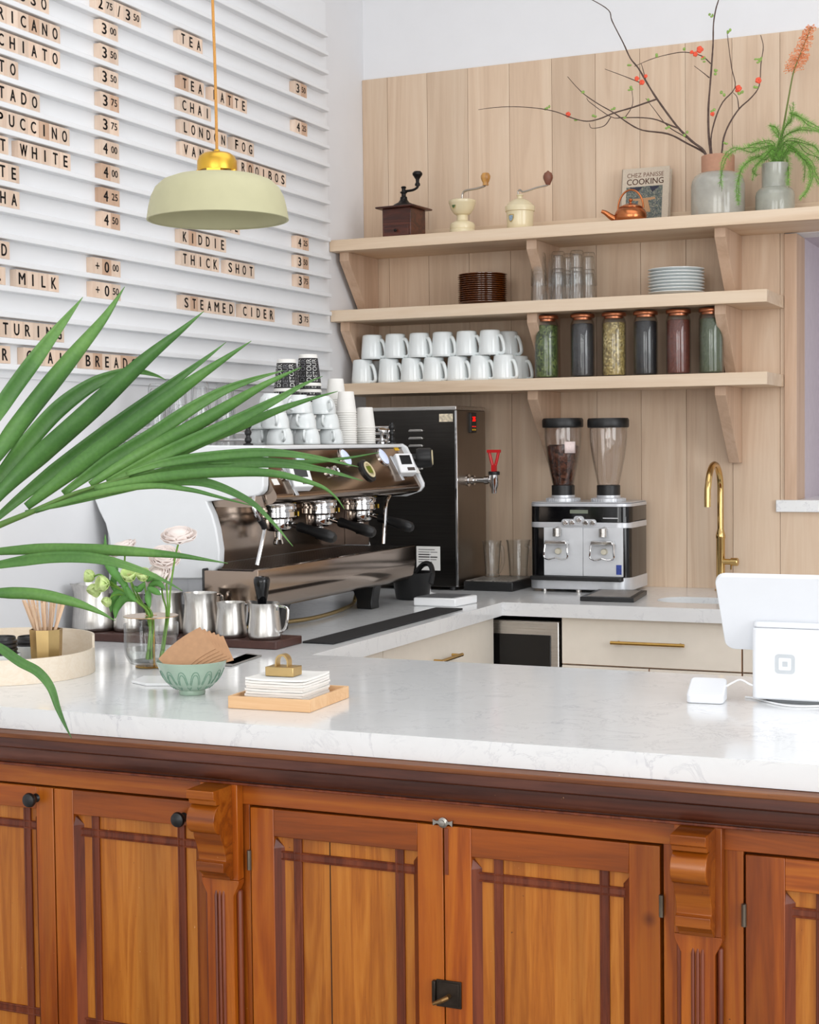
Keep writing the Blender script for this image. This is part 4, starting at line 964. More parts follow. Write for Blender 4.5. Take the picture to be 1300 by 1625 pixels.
# two chrome tampers at the far end of the cup tray
for i, px in enumerate((606, 616)):
    y = y_at(px, zt+.03, .43-.03*i)
    t = thing('tamper', ['steel tamper right beside the shortest paper cup stack', 'steel tamper nearest the far black rail post'][i], 'tamper', (.43-.03*i, y, zt), 'tampers on the machine')
    G().lathe([(.014, 0), (.014, .006), (.006, .010), (.005, .03), (.008, .036), (.008, .04)], (.43-.03*i, y, zt), 20).build('stem', M_CHROME, t)
    G().lathe([(.005, .04), (.0155, .042), (.0165, .047), (.013, .050), (.001, .051)], (.43-.03*i, y, zt), 24, (.25, -.3, 1)).build('head', M_CHROME, t)

# ------------------------------------------------------------------ hot water boiler
bx0, bx1, by0, by1, bz = .12, .500, -.357, -.088, 1.533
t = thing('water_boiler', 'tall steel hot water boiler with a red tap and red digital display', 'boiler', ((bx0+bx1)/2, (by0+by1)/2, CT))
M_BSTEEL = brushed('steel_dark_reflection', '#4a4744', .24, 'x', .10)  # plain steel; its dark reflection of the room is put into the base colour
G().box(bx0, by0, CT+.012, bx1, by1, bz).build('body', M_BSTEEL, t, bevel=.003)
G().box(bx0-.001, by0-.001, bz-.010, bx1+.001, by1+.001, bz+.003).build('top_cover', M_STEEL, t, bevel=.002)
G().box(bx1-.0005, by0+.006, CT+.014, bx1+.002, by1-.002, bz-.012).build('front_panel', brushed('steel_wood_reflection', '#8f8378', .32, 'z', .06), t, bevel=.001)  # brown reflection of the wood is mixed into this face's steel colour
G().box(bx1-.005, by0-.0015, CT+.014, bx1+.0025, by0+.006, bz-.012).build('corner_trim', M_CHROME, t, bevel=.001)
for x, y in ((bx0+.03, by0+.03), (bx1-.03, by0+.03), (bx0+.03, by1-.03), (bx1-.03, by1-.03)): G().cyl((x, y, CT+.0003), (x, y, CT+.014), .014, n=12).build('foot', M_BLACK, t)
for py in (684, 696, 708, 732, 744):
    p = ony(661, py, by0)
    G().prism([(p.x+a*.027 if abs(a) < 2 else p.x, p.z+b) for a, b in [(-1, -.003), (1, -.003), (1, .002), (.8, .006), (-.8, .006), (-1, .002)]], 'y', by0-.010, by0).build('louvre', M_STEEL, t, bevel=.003)
p = ony(708, 663, by0); G().cbox((p.x, by0-.0006, p.z), (.05, .001, .027)).build('badge_plate', mat('tan_badge', '#d8cbb2', .5, noise=.35, nscale=120), t)
p = ony(680, 886, by0)
ls = G().cbox((p.x, by0-.0006, p.z), (.088, .001, .082)).build('label_sheet', M_PAPER, t)
g = G()
for k, w_ in enumerate((.06, .07, .045, .07, .066, .05)): g.cbox((p.x-.036+w_/2, by0-.0014, p.z+.03-k*.0085), (w_, .0005, .0035 if k in (2, 3) else .0018))
g.build('label_lines', M_INK, ls)
p = onx(748, 671, bx1)
dp = G().cbox((bx1+.005, p.y, p.z), (.010, .052, .070)).build('display', M_BLACK, t, bevel=.002)
M_LED = mat('red_led', '#ff2a20', .5, emit='#ff2018', es=1.2)
g = letters(G(), '215', (bx1+.0106, p.y, p.z+.013), (0, 1, 0), (0, 0, 1), width=.026, height=.016, bold=.0004); g.build('digits', M_LED, dp, smooth=0)
g = G()
for k in range(3): g.cbox((bx1+.0106, p.y-.013+k*.013, p.z-.013), (.001, .004, .004))
g.build('indicator_lamps', M_LED, dp)
g = G()
for k in range(3): g.lathe([(.0035, 0), (.003, .001), (.0005, .0012)], (bx1+.010, p.y-.013+k*.013, p.z-.024), 10, (1, 0, 0))
g.build('keys', M_YEL, dp)
py_ = onx(742, 762, bx1).y; pz_ = 1.283
tp = G().lathe([(.021, .001), (.021, .006), (.012, .008), (.012, .016), (.0165, .017), (.0165, .026), (.010, .028), (.010, .062), (.014, .064), (.014, .078), (.010, .080), (.010, .09)], (bx1, py_, pz_), 24, (1, 0, 0)).build('tap', M_CHROME, t, smooth=35)
tc_ = Vector((bx1+.098, py_, pz_))
G().lathe([(.009, -.045), (.010, -.03), (.015, -.018), (.0175, .012), (.018, .020)], tc_, 20).build('spout', M_CHROME, tp, smooth=40)
G().lathe([(.019, .018), (.0195, .020), (.0195, .028), (.017, .030), (.001, .030)], tc_, 20).build('collar', M_BLACK, tp)
M_RED = mat('red_plastic', '#c8181c', .3)
g = G().box(tc_.x-.007, tc_.y-.010, tc_.z+.03, tc_.x+.007, tc_.y+.010, tc_.z+.052)
g.tube(catmull([tc_+Vector((-.005, 0, .05)), tc_+Vector((-.012, 0, .075)), tc_+Vector((-.017, 0, .098))], 4), .0055, 8).tube(catmull([tc_+Vector((.005, 0, .05)), tc_+Vector((.012, 0, .075)), tc_+Vector((.017, 0, .098))], 4), .0055, 8).cbox(tc_+Vector((0, 0, .099)), (.046, .016, .010))
g.build('lever', M_RED, tp)
def quad_box(pts, h, name, m, parent=None, bevel=.003, z=CT, org=None, dz=0):
    """box standing on the worktop with the given footprint corners (counter-clockwise)"""
    g = G().prism([(p.x, p.y) for p in pts], 'z', z+.0004+dz, z+h); return g.build(name, m, parent, bevel=bevel, org=org)
# drip tray below the tap
a, b, c = Vector((.512, -.335, CT)), Vector((.69, -.335, CT)), Vector((.69, -.105, CT)); d = Vector((.512, -.105, CT))
t = thing('drip_tray', 'black drip tray with steel grid on the worktop below the red tap', 'drip tray', (.6, -.22, CT))
quad_box([a, b, c, d], .032, 'basin', M_BLACK, t)
G().box(a.x+.006, a.y+.006, CT+.0322, c.x-.006, c.y-.006, CT+.0345).build('grid', speckle('perforated', ['#8c8780', '#77726c', '#a39e97', '#524e4a'], 150, .35), t)
def glass_jug(px, py, y, zb, R, H, lab, flip=1):
    p = ony(px, py, y); c = Vector((p.x, y, zb+.0004))
    t = thing('glass_jug', lab, 'jug', c, 'glass jugs')
    G().lathe([(R*.80, 0), (R*.82, .004), (R*.78, .02), (R*.86, H*.5), (R, H*.92), (R*1.08, H), (R*1.05, H), (R*.96, H*.92), (R*.82, H*.5), (R*.74, .02), (R*.72, .008), (.001, .008), (.001, 0), (R*.8, 0)], c, 32, caps=False).build('body', M_GLASST, t, smooth=40)
    dx = Vector((math.cos(-.5), math.sin(-.5), 0))
    G().tube(catmull([c+dx*R*.95+Vector((0, 0, H*.9)), c+dx*(R+.022)+Vector((0, 0, H*.82)), c+dx*(R+.026)+Vector((0, 0, H*.45)), c+dx*(R+.010)+Vector((0, 0, H*.18)), c+dx*R*.84+Vector((0, 0, H*.15))], 5), .0062, 10).build('handle', M_GLASST, t)
glass_jug(781, 890, -.17, CT+.0345, .032, .125, 'empty glass jug standing on the black drip tray')
glass_jug(823, 890, -.11, CT, .040, .16, 'empty glass jug on the worktop between drip tray and grinder')

# ------------------------------------------------------------------ twin coffee grinder
gy0, gy1 = -.285, -.045
gx0, gx1 = ony(852, 850, -.20).x, ony(1011, 850, -.20).x; gxm = (gx0+gx1)/2; gw_ = gx1-gx0
GZ = lambda py: ony(930, py, gy0).z
t = thing('coffee_grinder', 'twin coffee grinder with two tall hoppers and silver front', 'coffee grinder', (gxm, (gy0+gy1)/2, CT))
def gplan(w, d, r, k=0): 
    # rounded-front footprint
    return [(gxm+x, (gy0+gy1)/2+y) for x, y in rrect(w, d, r, 8)]
dp_ = gy1-gy0
zb0, zb1 = CT+.010, CT+.052
G().prism(gplan(gw_+.006, dp_+.03, .06), 'z', zb0, zb1).build('base', M_SILVER, t, bevel=.003, smooth=50)
G().prism([(x, y) for x, y in [(gxm+u-.004, gy0-.014+v) for u, v in rrect(gw_-.03, .03, .013, 6)]], 'z', zb1-.012, zb1+.002).build('grounds_tray', M_BLACK, t, bevel=.003, smooth=50)
ztop = GZ(800); 
G().prism(gplan(gw_-.004, dp_, .035), 'z', zb1-.001, ztop-.040).build('body', M_BLACKG, t, bevel=.001, smooth=50)
G().prism([(x, y) for x, y in gplan(gw_, dp_+.004, .045)], 'z', GZ(833), GZ(827)-.0).build('lower_band', M_SILVER, t, bevel=.001, smooth=50)
zb_a, zb_b = GZ(838), GZ(829)
G().prism(gplan(gw_+.001, dp_+.008, .045), 'z', zb_a, zb_b).build('silver_band', M_SILVER, t, bevel=.002, smooth=50)
G().prism(gplan(gw_, dp_+.006, .045), 'z', zb_b, GZ(804)).build('display_band', M_BLACKG, t, bevel=.001, smooth=50)
G().prism(gplan(gw_+.001, dp_+.008, .045), 'z', GZ(804), GZ(799)).build('silver_rim', M_SILVER, t, bevel=.001, smooth=50)
G().prism(gplan(gw_-.002, dp_+.004, .045), 'z', GZ(799)+.001, ztop+.006).build('top_plate', M_SILVER, t, bevel=.002, smooth=50)
yfr = gy0-.001
fpx0, fpx1 = ony(864, 880, yfr).x, ony(989, 880, yfr).x; fm = (fpx0+fpx1)/2
for a, b in ((fpx0, fm-.0006), (fm+.0006, fpx1)): G().box(a, yfr-.004, zb1+.003, b, gy0+.01, zb_a+.001).build('front_plate', mat('satin_aluminium', '#e2e4e7', .38, .15, noise=.02), t, bevel=.001)
for px in (884, 957):
    cx_ = ony(px, 850, yfr-.02).x
    sp_ = G().cyl((cx_, yfr-.022, GZ(851)), (cx_, yfr-.022, zb_a), .0135, n=16).cyl((cx_, yfr-.022, zb_a-.01), (cx_, yfr+.002, zb_a-.004), .011, n=12).build('chute', M_STEEL, t)
    zt_ = GZ(858)
    fk = G().prism([(cx_-.040, zt_-.012), (cx_+.040, zt_-.012), (cx_+.036, zt_+.002), (cx_-.036, zt_+.002)], 'y', yfr-.040, yfr-.004).build('portafilter_rest', M_CHROME, t, bevel=.003)
    g = G()
    for s_ in (-1, 1): g.tube(catmull([(cx_+s_*.038, yfr-.030, zt_-.008), (cx_+s_*.040, yfr-.034, zt_-.035), (cx_+s_*.040, yfr-.034, zt_-.055), (cx_+s_*.022, yfr-.038, zt_-.061), (cx_, yfr-.038, zt_-.056)], 4), .003, 8)
    g.build('wire_fork', M_CHROME, fk)
    G().lathe([(.0105, 0), (.0105, .012), (.009, .015), (.001, .0155)], (cx_+.001, yfr-.004, GZ(875)), 20, (0, -1, 0)).build('start_button', mat('pale_button', '#e4ddc8', .4), t)
yb = gy0-.0045
G().cbox((ony(919, 812, yb).x, yb, GZ(812)), (.062, .002, .012)).build('lcd', mat('lcd_grey', '#7d8474', .25), t)
pl_ = [(x+ony(919, 830, yb).x, z+GZ(829)) for x, z in rrect(.120, .022, .010, 5)]
bp_ = G().prism(pl_, 'y', yb-.004, yb+.002).prism([(x+ony(919, 830, yb).x, z+GZ(824.5)) for x, z in rrect(.036, .024, .011, 5)], 'y', yb-.0038, yb+.002).build('button_plate', M_SILVER, t, bevel=.001, smooth=50)
for k in range(5):
    G().lathe([(.0092, 0), (.0092, .003), (.0070, .004), (.0062, .003), (.001, .003)], (ony(919, 830, yb).x+(k-2)*.0235, yb-.004, GZ(825 if k == 2 else 829.5)), 20, (0, -1, 0)).build('button', M_CHROME, bp_)
G().cbox((ony(969, 823, yb).x, yb, GZ(822)), (.052, .001, .0025)).build('maker_strip', M_WHITE, t)
sk_ = G().cbox((ony(983, 904, yfr).x, yfr-.0046, GZ(903)), (.018, .001, .032)).build('blue_sticker', mat('blue_sticker', '#3b4fa3', .4, noise=.3, nscale=90), t)
M_BEANS = speckle('coffee_beans', ['#2a1710', '#4a2a1d', '#5e3828', '#160b07', '#6b4433'], 120, .35)
M_HOPPER = glass('smoked_clear', (.975, .965, .96), 1.3)
for i, px in enumerate((894, 966)):
    hx = ony(px, 790, -.205).x; hy = -.205; z0 = ztop+.0055
    HZ = lambda py: ony(px, py, hy).z
    c = Vector((hx, hy, 0))
    cl = G().lathe([(.056, z0), (.056, z0+.012), (.050, z0+.014), (.040, z0+.014), (.040, z0+.022), (.036, z0+.022), (.001, z0+.022)], c, 40).build('adjustment_collar', M_SILVER, t, smooth=30)
    g = G()
    for k in range(36): a = 2*PI*k/36; g.cbox(c+Vector((.0565*math.cos(a), .0565*math.sin(a), z0+.006)), (.003, .0045, .0105), Matrix.Rotation(a, 3, 'Z'))
    g.build('knurling', M_SILVER, cl)
    zc0, zc1 = z0+.022, HZ(770)
    hp_ = G().lathe([(.039, zc0), (.039, zc1), (.035, zc1+.001)], c, 36).build('hopper_foot', M_BLACK, t, bevel=.001)
    zl = HZ(676)
    hpf = [(.0345, zc1), (.037, zc1+.006), (.045, zc1+.045), (.054, zc1+.090), (.0605, zc1+.135), (.0625, zc1+.165), (.0625, zl)]
    G().lathe(hpf+[(r_-.0022, h) for r_, h in reversed(hpf)], c, 44, caps=False).build('hopper', M_HOPPER, t, smooth=50)
    G().lathe([(.0625, zl-.006), (.068, zl-.005), (.0695, zl), (.0695, zl+.020), (.066, zl+.026), (.001, zl+.027)], c, 44).build('hopper_lid', M_BLACK, t, smooth=35)
    if i == 0:
        zf = HZ(707); bp2 = [(max(.001, r_-.003), h) for r_, h in hpf if h < zf]
        k_ = bp2[-1]; G().lathe([(.001, zc1+.001)]+bp2+[(k_[0]+.002, zf-.004), (.045, zf+.003), (.001, zf+.004)], c, 44, caps=False).build('coffee_beans', M_BEANS, t, smooth=60)
        g = G(); ph0 = -math.radians(62)
        for k in range(7):
            for zz_ in (HZ(719), HZ(701)): a = ph0+(k/6-.5)*.62+.23; g.v.append(c+Vector((.0638*math.cos(a), .0638*math.sin(a), zz_)))
        for k in range(6): g.f.append((2*k, 2*k+2, 2*k+3, 2*k+1))
        g.build('paper_label', mat('pink_label', '#efdcd8', .8, noise=.06, nscale=200), t, solid=.0006)
for x, y in ((gx0+.05, gy0+.02), (gx1-.05, gy0+.02), (gxm, gy0+.0), (gx0+.05, gy1-.02), (gx1-.05, gy1-.02)): G().cyl((x, y, CT+.0003), (x, y, CT+.012), .010, n=12).build('foot', M_STEEL, t)

# ------------------------------------------------------------------ small things on the back worktop
pp = [onz(*q, CT) for q in ((920.5, 954), (1006, 956.5), (1027, 943.5), (951, 941))]
cen = sum(pp, Vector())/4
t = thing('knock_tray', 'flat black tray with grey mat lying in front of the grinder', 'tray', cen)
quad_box(pp, .014, 'frame', M_BLACK, t, bevel=.0015)
quad_box([cen+(p-cen)*.80 for p in pp], .0148, 'mat', mat('grey_mat', '#8d8781', .5, noise=.08), t, bevel=0, dz=.0135)
pp = [onz(*q, CT) for q in ((656, 961.5), (723, 963.5), (758, 957))]; pp.append(pp[0]+pp[2]-pp[1]); cen = sum(pp, Vector())/4
t = thing('scale', 'low white kitchen scale with a grey plate at the worktop corner', 'scale', cen)
quad_box(pp, .026, 'body', M_WHITE, t, bevel=.004)
quad_box([cen+(p-cen)*.86+(pp[0]-pp[1])*.04 for p in pp], .0285, 'weighing_plate', mat('grey_plate', '#66686a', .55, 0, noise=.05), t, bevel=.001, dz=.0265)
p = onz(683, 943, CT)
t = thing('receipt_spike', 'thin white spike on a small round base behind the white scale', 'spike', p)
G().lathe([(.022, .0005), (.022, .003), (.010, .005), (.003, .008)], p, 20).build('base', M_WHITE, t); G().cyl(p+Vector((0, 0, .006)), p+Vector((0, 0, .142)), .0016, .0009, 8).build('pin', M_WHITE, t)
p = onz(652, 958, CT); kb_ = Vector((.50, -.70, CT+.0005))
kx = onz(654, 953, CT); kx = Vector((kx.x-.02, kx.y+.05, CT+.0005))
t = thing('knock_box', 'black plastic knock box between the espresso machine foot and white scale', 'knock box', kx)
R = Matrix.Rotation(math.radians(0), 3, 'Z')
G().lathe([(.050, 0), (.054, .004), (.066, .082), (.067, .086), (.063, .086), (.056, .04), (.001, .02)], kx, 36, caps=False).build('tub', M_BLACK, t, smooth=50)
G().tube(catmull([kx+Vector((-.02, .058, .07)), kx+Vector((.01, .062, .105)), kx+Vector((.04, .05, .108)), kx+Vector((.062, .02, .085)), kx+Vector((.064, .0, .05))], 5), [.009]*21, 8).build('arched_handle', M_BLACK, t)
pp = [onz(*q, CT) for q in ((466, 1021), (537, 1023.5), (731, 967.5), (664, 966))]
mt_ = [(p.x, p.y) for p in pp]
tag(G().prism([(pp[0].x+.02, pp[1].y), (LX-.035, pp[1].y), (LX-.035, pp[2].y), (pp[0].x+.02, pp[2].y)], 'z', CT+.0004, CT+.005).build('bar_mat', M_RUBBER, bevel=.0015, org=(.7, -1.3, CT)), 'long black rubber mat along the edge of the worktop', 'mat')
# brass faucet
fx, fy = 1.336, -.085; M_GOLDP = mat('polished_brass', '#cfae72', .13, 1, noise=.02)
t = thing('faucet', 'polished brass gooseneck faucet behind the sink', 'faucet', (fx, fy, CT))
FZ = lambda py: ony(1145, py, fy).z
zc_, ze = FZ(848), FZ(775)
G().lathe([(.020, CT+.0004), (.020, CT+.004), (.0155, CT+.006), (.0145, CT+.02), (.0145, zc_-.015), (.016, zc_-.012), (.016, zc_-.004), (.013, zc_+.008), (.0085, zc_+.026), (.0085, ze)], (fx, fy, 0), 28).build('stem', M_GOLDP, t, smooth=40)
rr = .088; pts = [Vector((fx, fy, zc_+.02)), Vector((fx, fy, ze-.02)), Vector((fx, fy, ze))]+[Vector((fx, fy-rr+rr*math.cos(a), ze+rr*.92*math.sin(a))) for a in [PI*k/14 for k in range(1, 14)]]+[Vector((fx-.002, fy-2*rr, ze-.0)), Vector((fx-.002, fy-2*rr-.003, ze-.055))]
G().tube(pts, .0106, 14).build('gooseneck', M_GOLDP, t, smooth=60)
hz_ = FZ(891)
hd = G().lathe([(.010, .008), (.010, .036), (.0135, .037), (.0135, .058), (.012, .060), (.001, .060)], (fx, fy-.002, hz_), 20, (1, -.1, 0)).build('mixer_handle', M_GOLDP, t, smooth=35)
G().cyl((fx+.036, fy-.006, hz_-.008), (fx+.036, fy-.006, hz_-.026), .003, n=8).build('pin_lever', M_GOLDP, hd)

# ------------------------------------------------------------------ milk pitchers on a brown tray
M_BROWN = mat('brown_leather', '#4a2c25', .45, noise=.12, nscale=60)
ty0, ty1 = -1.915, -1.778
t = tag(G().prism([(.01+x, (ty0+ty1)/2+y) for x, y in [(u+.325, v) for u, v in rrect(.64, ty1-ty0, .006, 3)]], 'z', CT+.0004, CT+.020).build('pitcher_tray', M_BROWN, bevel=.002, org=(.34, -1.85, CT)), 'long dark brown tray under the row of milk pitchers', 'tray')
zp = CT+.0204
def pitcher(px, halfw_px, top_py, y, lab, hang):
    p = ony(px, 985, y); q = ony(px+halfw_px, 985, y); R = (q-p).dot(RT); H = ony(px, top_py, y).z-zp+.001
    c = Vector((p.x, y, zp))
    t = thing('milk_pitcher', lab, 'pitcher', c, 'steel milk pitchers')
    pf = [(R*.88, 0), (R*.97, .003), (R, .010), (R*.985, H*.25), (R*.90, H*.62), (R*.87, H*.80), (R*.885, H*.92), (R*.915, H)]
    g = G().lathe(pf+[(r_-.0014, h) for r_, h in reversed(pf[1:])]+[(.001, .004)], c, 44, caps=False)
    hd = Vector((math.cos(hang), math.sin(hang), 0)); sp = -hd
    for i, v in enumerate(g.v):   # pull the lip opposite the handle into a pouring spout
        h = v.z-zp; d = Vector((v.x-c.x, v.y-c.y, 0)); a = d.normalized().dot(sp) if d.length > 1e-6 else 0
        if h > H*.6 and a > .75: k = ((a-.75)/.25)**1.5*((h-H*.6)/(H*.4))**2; g.v[i] = v+sp*(.012*k)+Vector((0, 0, .004*k))
    g.build('body', M_STEELZ, t, smooth=50)
    zz = lambda u: Vector((0, 0, H*u))
    G().tube(catmull([c+hd*R*.86+zz(.80), c+hd*R*.87+zz(.90), c+hd*R*1.1+zz(.92), c+hd*R*1.55+zz(.88), c+hd*R*1.62+zz(.74), c+hd*R*1.5+zz(.40), c+hd*R*1.25+zz(.24), c+hd*R*1.02+zz(.20), c+hd*R*.985+zz(.10)], 4), .0036, 8).build('handle', M_CHROME, t)
pitcher(150.5, 33, 927, -1.848, 'widest steel milk pitcher, nearest the stir sticks', math.radians(60))
pitcher(206, 24, 942, -1.835, 'steel milk pitcher standing just behind the green hellebores', math.radians(70))
pitcher(264, 27, 940, -1.840, 'steel milk pitcher half hidden behind the ranunculus stems', math.radians(80))
pitcher(319, 27.5, 941, -1.850, 'tall steel milk pitcher, third from the black mat end of the row', math.radians(75))
pitcher(367, 24, 956, -1.862, 'short steel milk pitcher, last but one towards the black mat', math.radians(82))
pitcher(420, 26, 957, -1.865, 'short steel milk pitcher at the black mat end with a clear side handle', math.radians(-4))
c = ony(417, 957, -1.855)
tk = tag(G().lathe([(.0085, -.062), (.0085, -.02), (.011, 0), (.0165, .03), (.0205, .052), (.0205, .060), (.017, .066), (.001, .068)], (c.x, -1.858, c.z), 28).build('tamping_tool', M_BLACKG, smooth=50, org=(c.x, -1.858, c.z-.06)), 'black tapered handle sticking up out of the end milk pitcher', 'tamper')
# ------------------------------------------------------------------ quince branches in the large vase
M_BARK = mat('bark', '#57443c', .7, noise=.3, nscale=120)
M_BUD = mat('leaf_bud', '#8fae58', .6, noise=.2, nscale=200)
M_BLOSSOM = mat('coral_blossom', '#ee5a3c', .55, noise=.15, nscale=200)
BR_ = [
 ([(1124, 262), (1117, 240), (1098, 224), (1079, 205), (1060, 181), (1041.6, 154.6), (1028, 132), (1013, 109), (1000, 92), (989, 68), (972, 34), (966, 17), (940, 0), (905, -16)], 5.6, 1.6, .03),
 ([(1128, 262), (1117, 243), (1090.6, 227), (1060, 213), (1019, 207), (996, 194), (974, 179), (951, 166), (928.5, 151), (913, 136), (901, 121)], 4.4, 1.4, .06),
 ([(1041.6, 158), (1004, 170), (974, 179), (951, 188.5), (932, 193), (910, 187), (883, 177), (853, 171.5), (815, 169), (785, 170), (760, 174)], 3.4, 1.2, -.03),
 ([(1079, 205), (1064, 198), (1041.6, 190), (1019, 187), (989, 187), (970, 185), (936, 162), (931.5, 155)], 3.6, 1.2, .0),
 ([(970, 186), (958.6, 200), (940, 204), (935, 196)], 2.2, 1.2, .0),
 ([(1132, 262), (1128, 243), (1124.5, 211), (1124, 173), (1128, 132), (1130, 94), (1132, 68), (1132, 38), (1136, 15), (1140, 0), (1148, -24)], 5.0, 2.2, .0),
 ([(1128, 101), (1113, 88.6), (1087, 83), (1060, 86), (1034, 93.5), (1006, 105.5)], 2.6, 1.2, .03),
 ([(1126, 123), (1115, 115), (1102, 105)], 2.4, 1.2, .0),
 ([(1019, 132), (1000, 124), (981, 117), (960.5, 110)], 2.4, 1.1, .03),
 ([(1133, 262), (1128, 222), (1136, 188), (1147, 162), (1166, 138), (1162, 109), (1156.5, 75), (1155, 53)], 3.6, 1.4, -.02),
 ([(1142, 262), (1146, 241), (1149, 219), (1158, 196), (1173.5, 173), (1192, 154.6), (1205.6, 136), (1207.5, 102), (1212, 75), (1207.5, 56.5)], 4.2, 1.5, .02),
 ([(1173, 173), (1170, 154.6), (1163, 146)], 2.4, 1.2, .02),
 ([(992.6, 186), (1004, 166), (1002, 139.5)], 2.0, 1.1, .03),
 ([(1090, 219), (1060, 200), (1038, 171.5), (1025, 156)], 2.4, 1.2, .04),
 ([(1026, 130), (1020, 110), (1017, 100)], 2.2, 1.1, .03)]
qb = thing('quince_branches', 'bare flowering quince branches with coral blossoms spreading from the large grey vase', 'branches', (1.346, -.155, z1+.11))
rb = random.Random(11)
def at_y(px, py, dy, k):
    return ony(px, py, -.155+max(-.10, min(.085, dy*k)))
for pts, w0, w1, dy in BR_:
    n = len(pts); P = []
    for i, (x, y) in enumerate(pts):
        k = min(1, i/4.0) if y < 262 else 0
        P.append(at_y(x+rb.uniform(-.7, .7), y+rb.uniform(-.7, .7), dy, 1 if pts[0][1] < 262 else k))
    C = catmull(P, 4); m = len(C); sc = .8/507.0/2
    R = [(w0+(w1-w0)*i/(m-1))*sc*(1+.12*rb.uniform(-1, 1)) for i in range(m)]
    G().tube(C, R, 7).build('branch', M_BARK, qb, smooth=60)
def bloom(px, py, s, dy=.0):
    c = ony(px, py, -.155+dy-.01); g = G()
    for k in range(5):
        a = 2*PI*k/5+rb.uniform(-.3, .3); d = Vector((math.cos(a), -.5+rb.uniform(-.3, .3), math.sin(a))).normalized()
        g.ball(c+d*s*.55, s*.62, 8, (1, .6, 1))
    g.ball(c, s*.5, 8); return g.build('blossom', M_BLOSSOM, qb, smooth=80)
for px, py, s in ((1111, 79, .011), (1104, 86, .008), (1116, 92, .006), (1172, 141, .011), (1204, 128, .010), (902, 182, .009), (1019, 131, .009), (1011, 125, .008), (1025, 121, .006), (1131, 181, .007), (1098, 83, .006)): bloom(px, py, s)
g = G()
for px, py in ((1128, 24.5), (1131, 27), (1155, 53), (1158, 50), (872, 171.5), (868, 174), (943.5, 185), (990, 187), (974, 174), (1134, 119), (1136, 114), (1149, 153), (1145, 149), (1085, 217), (1090, 212), (1003, 140), (1001, 143), (1151, 228), (1205, 99), (1209, 95), (1202, 94), (1117, 94), (1120, 98), (1172, 150), (1177, 148), (1199, 140), (1132, 176), (1030, 160), (1060, 203), (925, 148), (1000, 104), (1087, 80), (913, 191), (1041, 89)):
    c = ony(px, py, -.165)
    for q in range(2): d = Vector((rb.uniform(-1, 1), -.4, rb.uniform(-.2, 1))).normalized(); g.ball(c+d*.005, .0055, 6, (.6+.5*abs(d.x), .5, .6+.5*abs(d.z)))
b_ = g.build('leaf_buds', M_BUD, qb, smooth=80); b_['kind'] = 'stuff'

# ------------------------------------------------------------------ foxtail spike and asparagus fern in the small vase
M_FSTEM = mat('green_stem', '#6d7a3a', .6); M_FOX = mat('apricot_floret', '#f0a070', .6, noise=.12, nscale=300)
fs = thing('foxtail_lily', 'tall apricot orange flower spike rising from the smaller vase', 'flower', (1.5305, -.155, z1+.101))
SP = [Vector((1.5305, -.155, z1+.102))]+[ony(px, py, -.15) for px, py in ((1233, 240), (1242, 208), (1251, 159.5), (1259.6, 115), (1273, 80), (1288, 42))]
C = catmull(SP, 8); G().tube(C, [.0042-.0028*i/(len(C)-1) for i in range(len(C))], 8).build('stem', M_FSTEM, fs, smooth=60)
g = G(); top = C[int(len(C)*.66):]
for i in range(330):
    u = rb.random(); j = u*(len(top)-1); a = top[int(j)].lerp(top[min(int(j)+1, len(top)-1)], j-int(j))
    L = (.036-.020*u)*rb.uniform(.7, 1.1); an = rb.uniform(0, 2*PI); d = Vector((math.cos(an), math.sin(an), rb.uniform(-.15, .55))).normalized()
    e = a+d*L; e.y = min(e.y, -.02); g.tube([a, a.lerp(e, .5)+Vector((0, 0, .002)), e], [.0006, .0006, .0005], 4); g.ball(e, .0021, 5)
f_ = g.build('florets', M_FOX, fs, smooth=80); f_['kind'] = 'stuff'
M_FERN = mat('fern_green', '#7bb04a', .6, noise=.25, nscale=60)
M_FERN2 = mat('fern_stem', '#55702f', .6)
af = thing('asparagus_fern', 'feathery green fern sprays hanging over the smaller grey vase', 'fern', (1.5305, -.155, z1+.10))
FR_ = [[(1233, 248), (1231, 234), (1212, 236), (1191, 234), (1162, 241), (1149, 261), (1142, 297)], [(1231, 248), (1222, 243), (1206, 248), (1188, 257), (1176, 270), (1169, 299), (1171, 321)],
 [(1233, 248), (1228, 238), (1213, 250), (1202, 262), (1194, 287)], [(1236, 248), (1243, 222), (1262, 207), (1283, 203), (1312, 216)], [(1236, 248), (1247, 225), (1275, 224), (1301, 243), (1316, 290)],
 [(1237, 248), (1250, 236), (1272, 250), (1290, 272), (1283, 300), (1268, 318)], [(1237, 248), (1244, 242), (1251, 262), (1252, 298)], [(1236, 248), (1243, 210), (1256, 190), (1253, 166)], [(1253, 180), (1270, 186), (1285, 194), (1301, 203)],
 [(1236, 248), (1236, 225), (1228, 208), (1225, 200)], [(1237, 248), (1255, 228), (1282, 236), (1305, 262), (1318, 305)], [(1237, 248), (1250, 240), (1283, 258), (1300, 285), (1310, 302)], [(1234, 248), (1226, 232), (1205, 228), (1186, 231)], [(1236, 248), (1246, 232), (1264, 238), (1277, 262), (1276, 290)]]
for pts in list(FR_):
    for rep in range(1): FR_.append([pts[0]]+[(x+rb.uniform(-9, 9)*min(1, i/2), y+rb.uniform(-8, 8)*min(1, i/2)) for i, (x, y) in enumerate(pts[1:], 1)])
FR_ = [[(min(x, 1330), y) for x, y in p] for p in FR_]
gn = G()
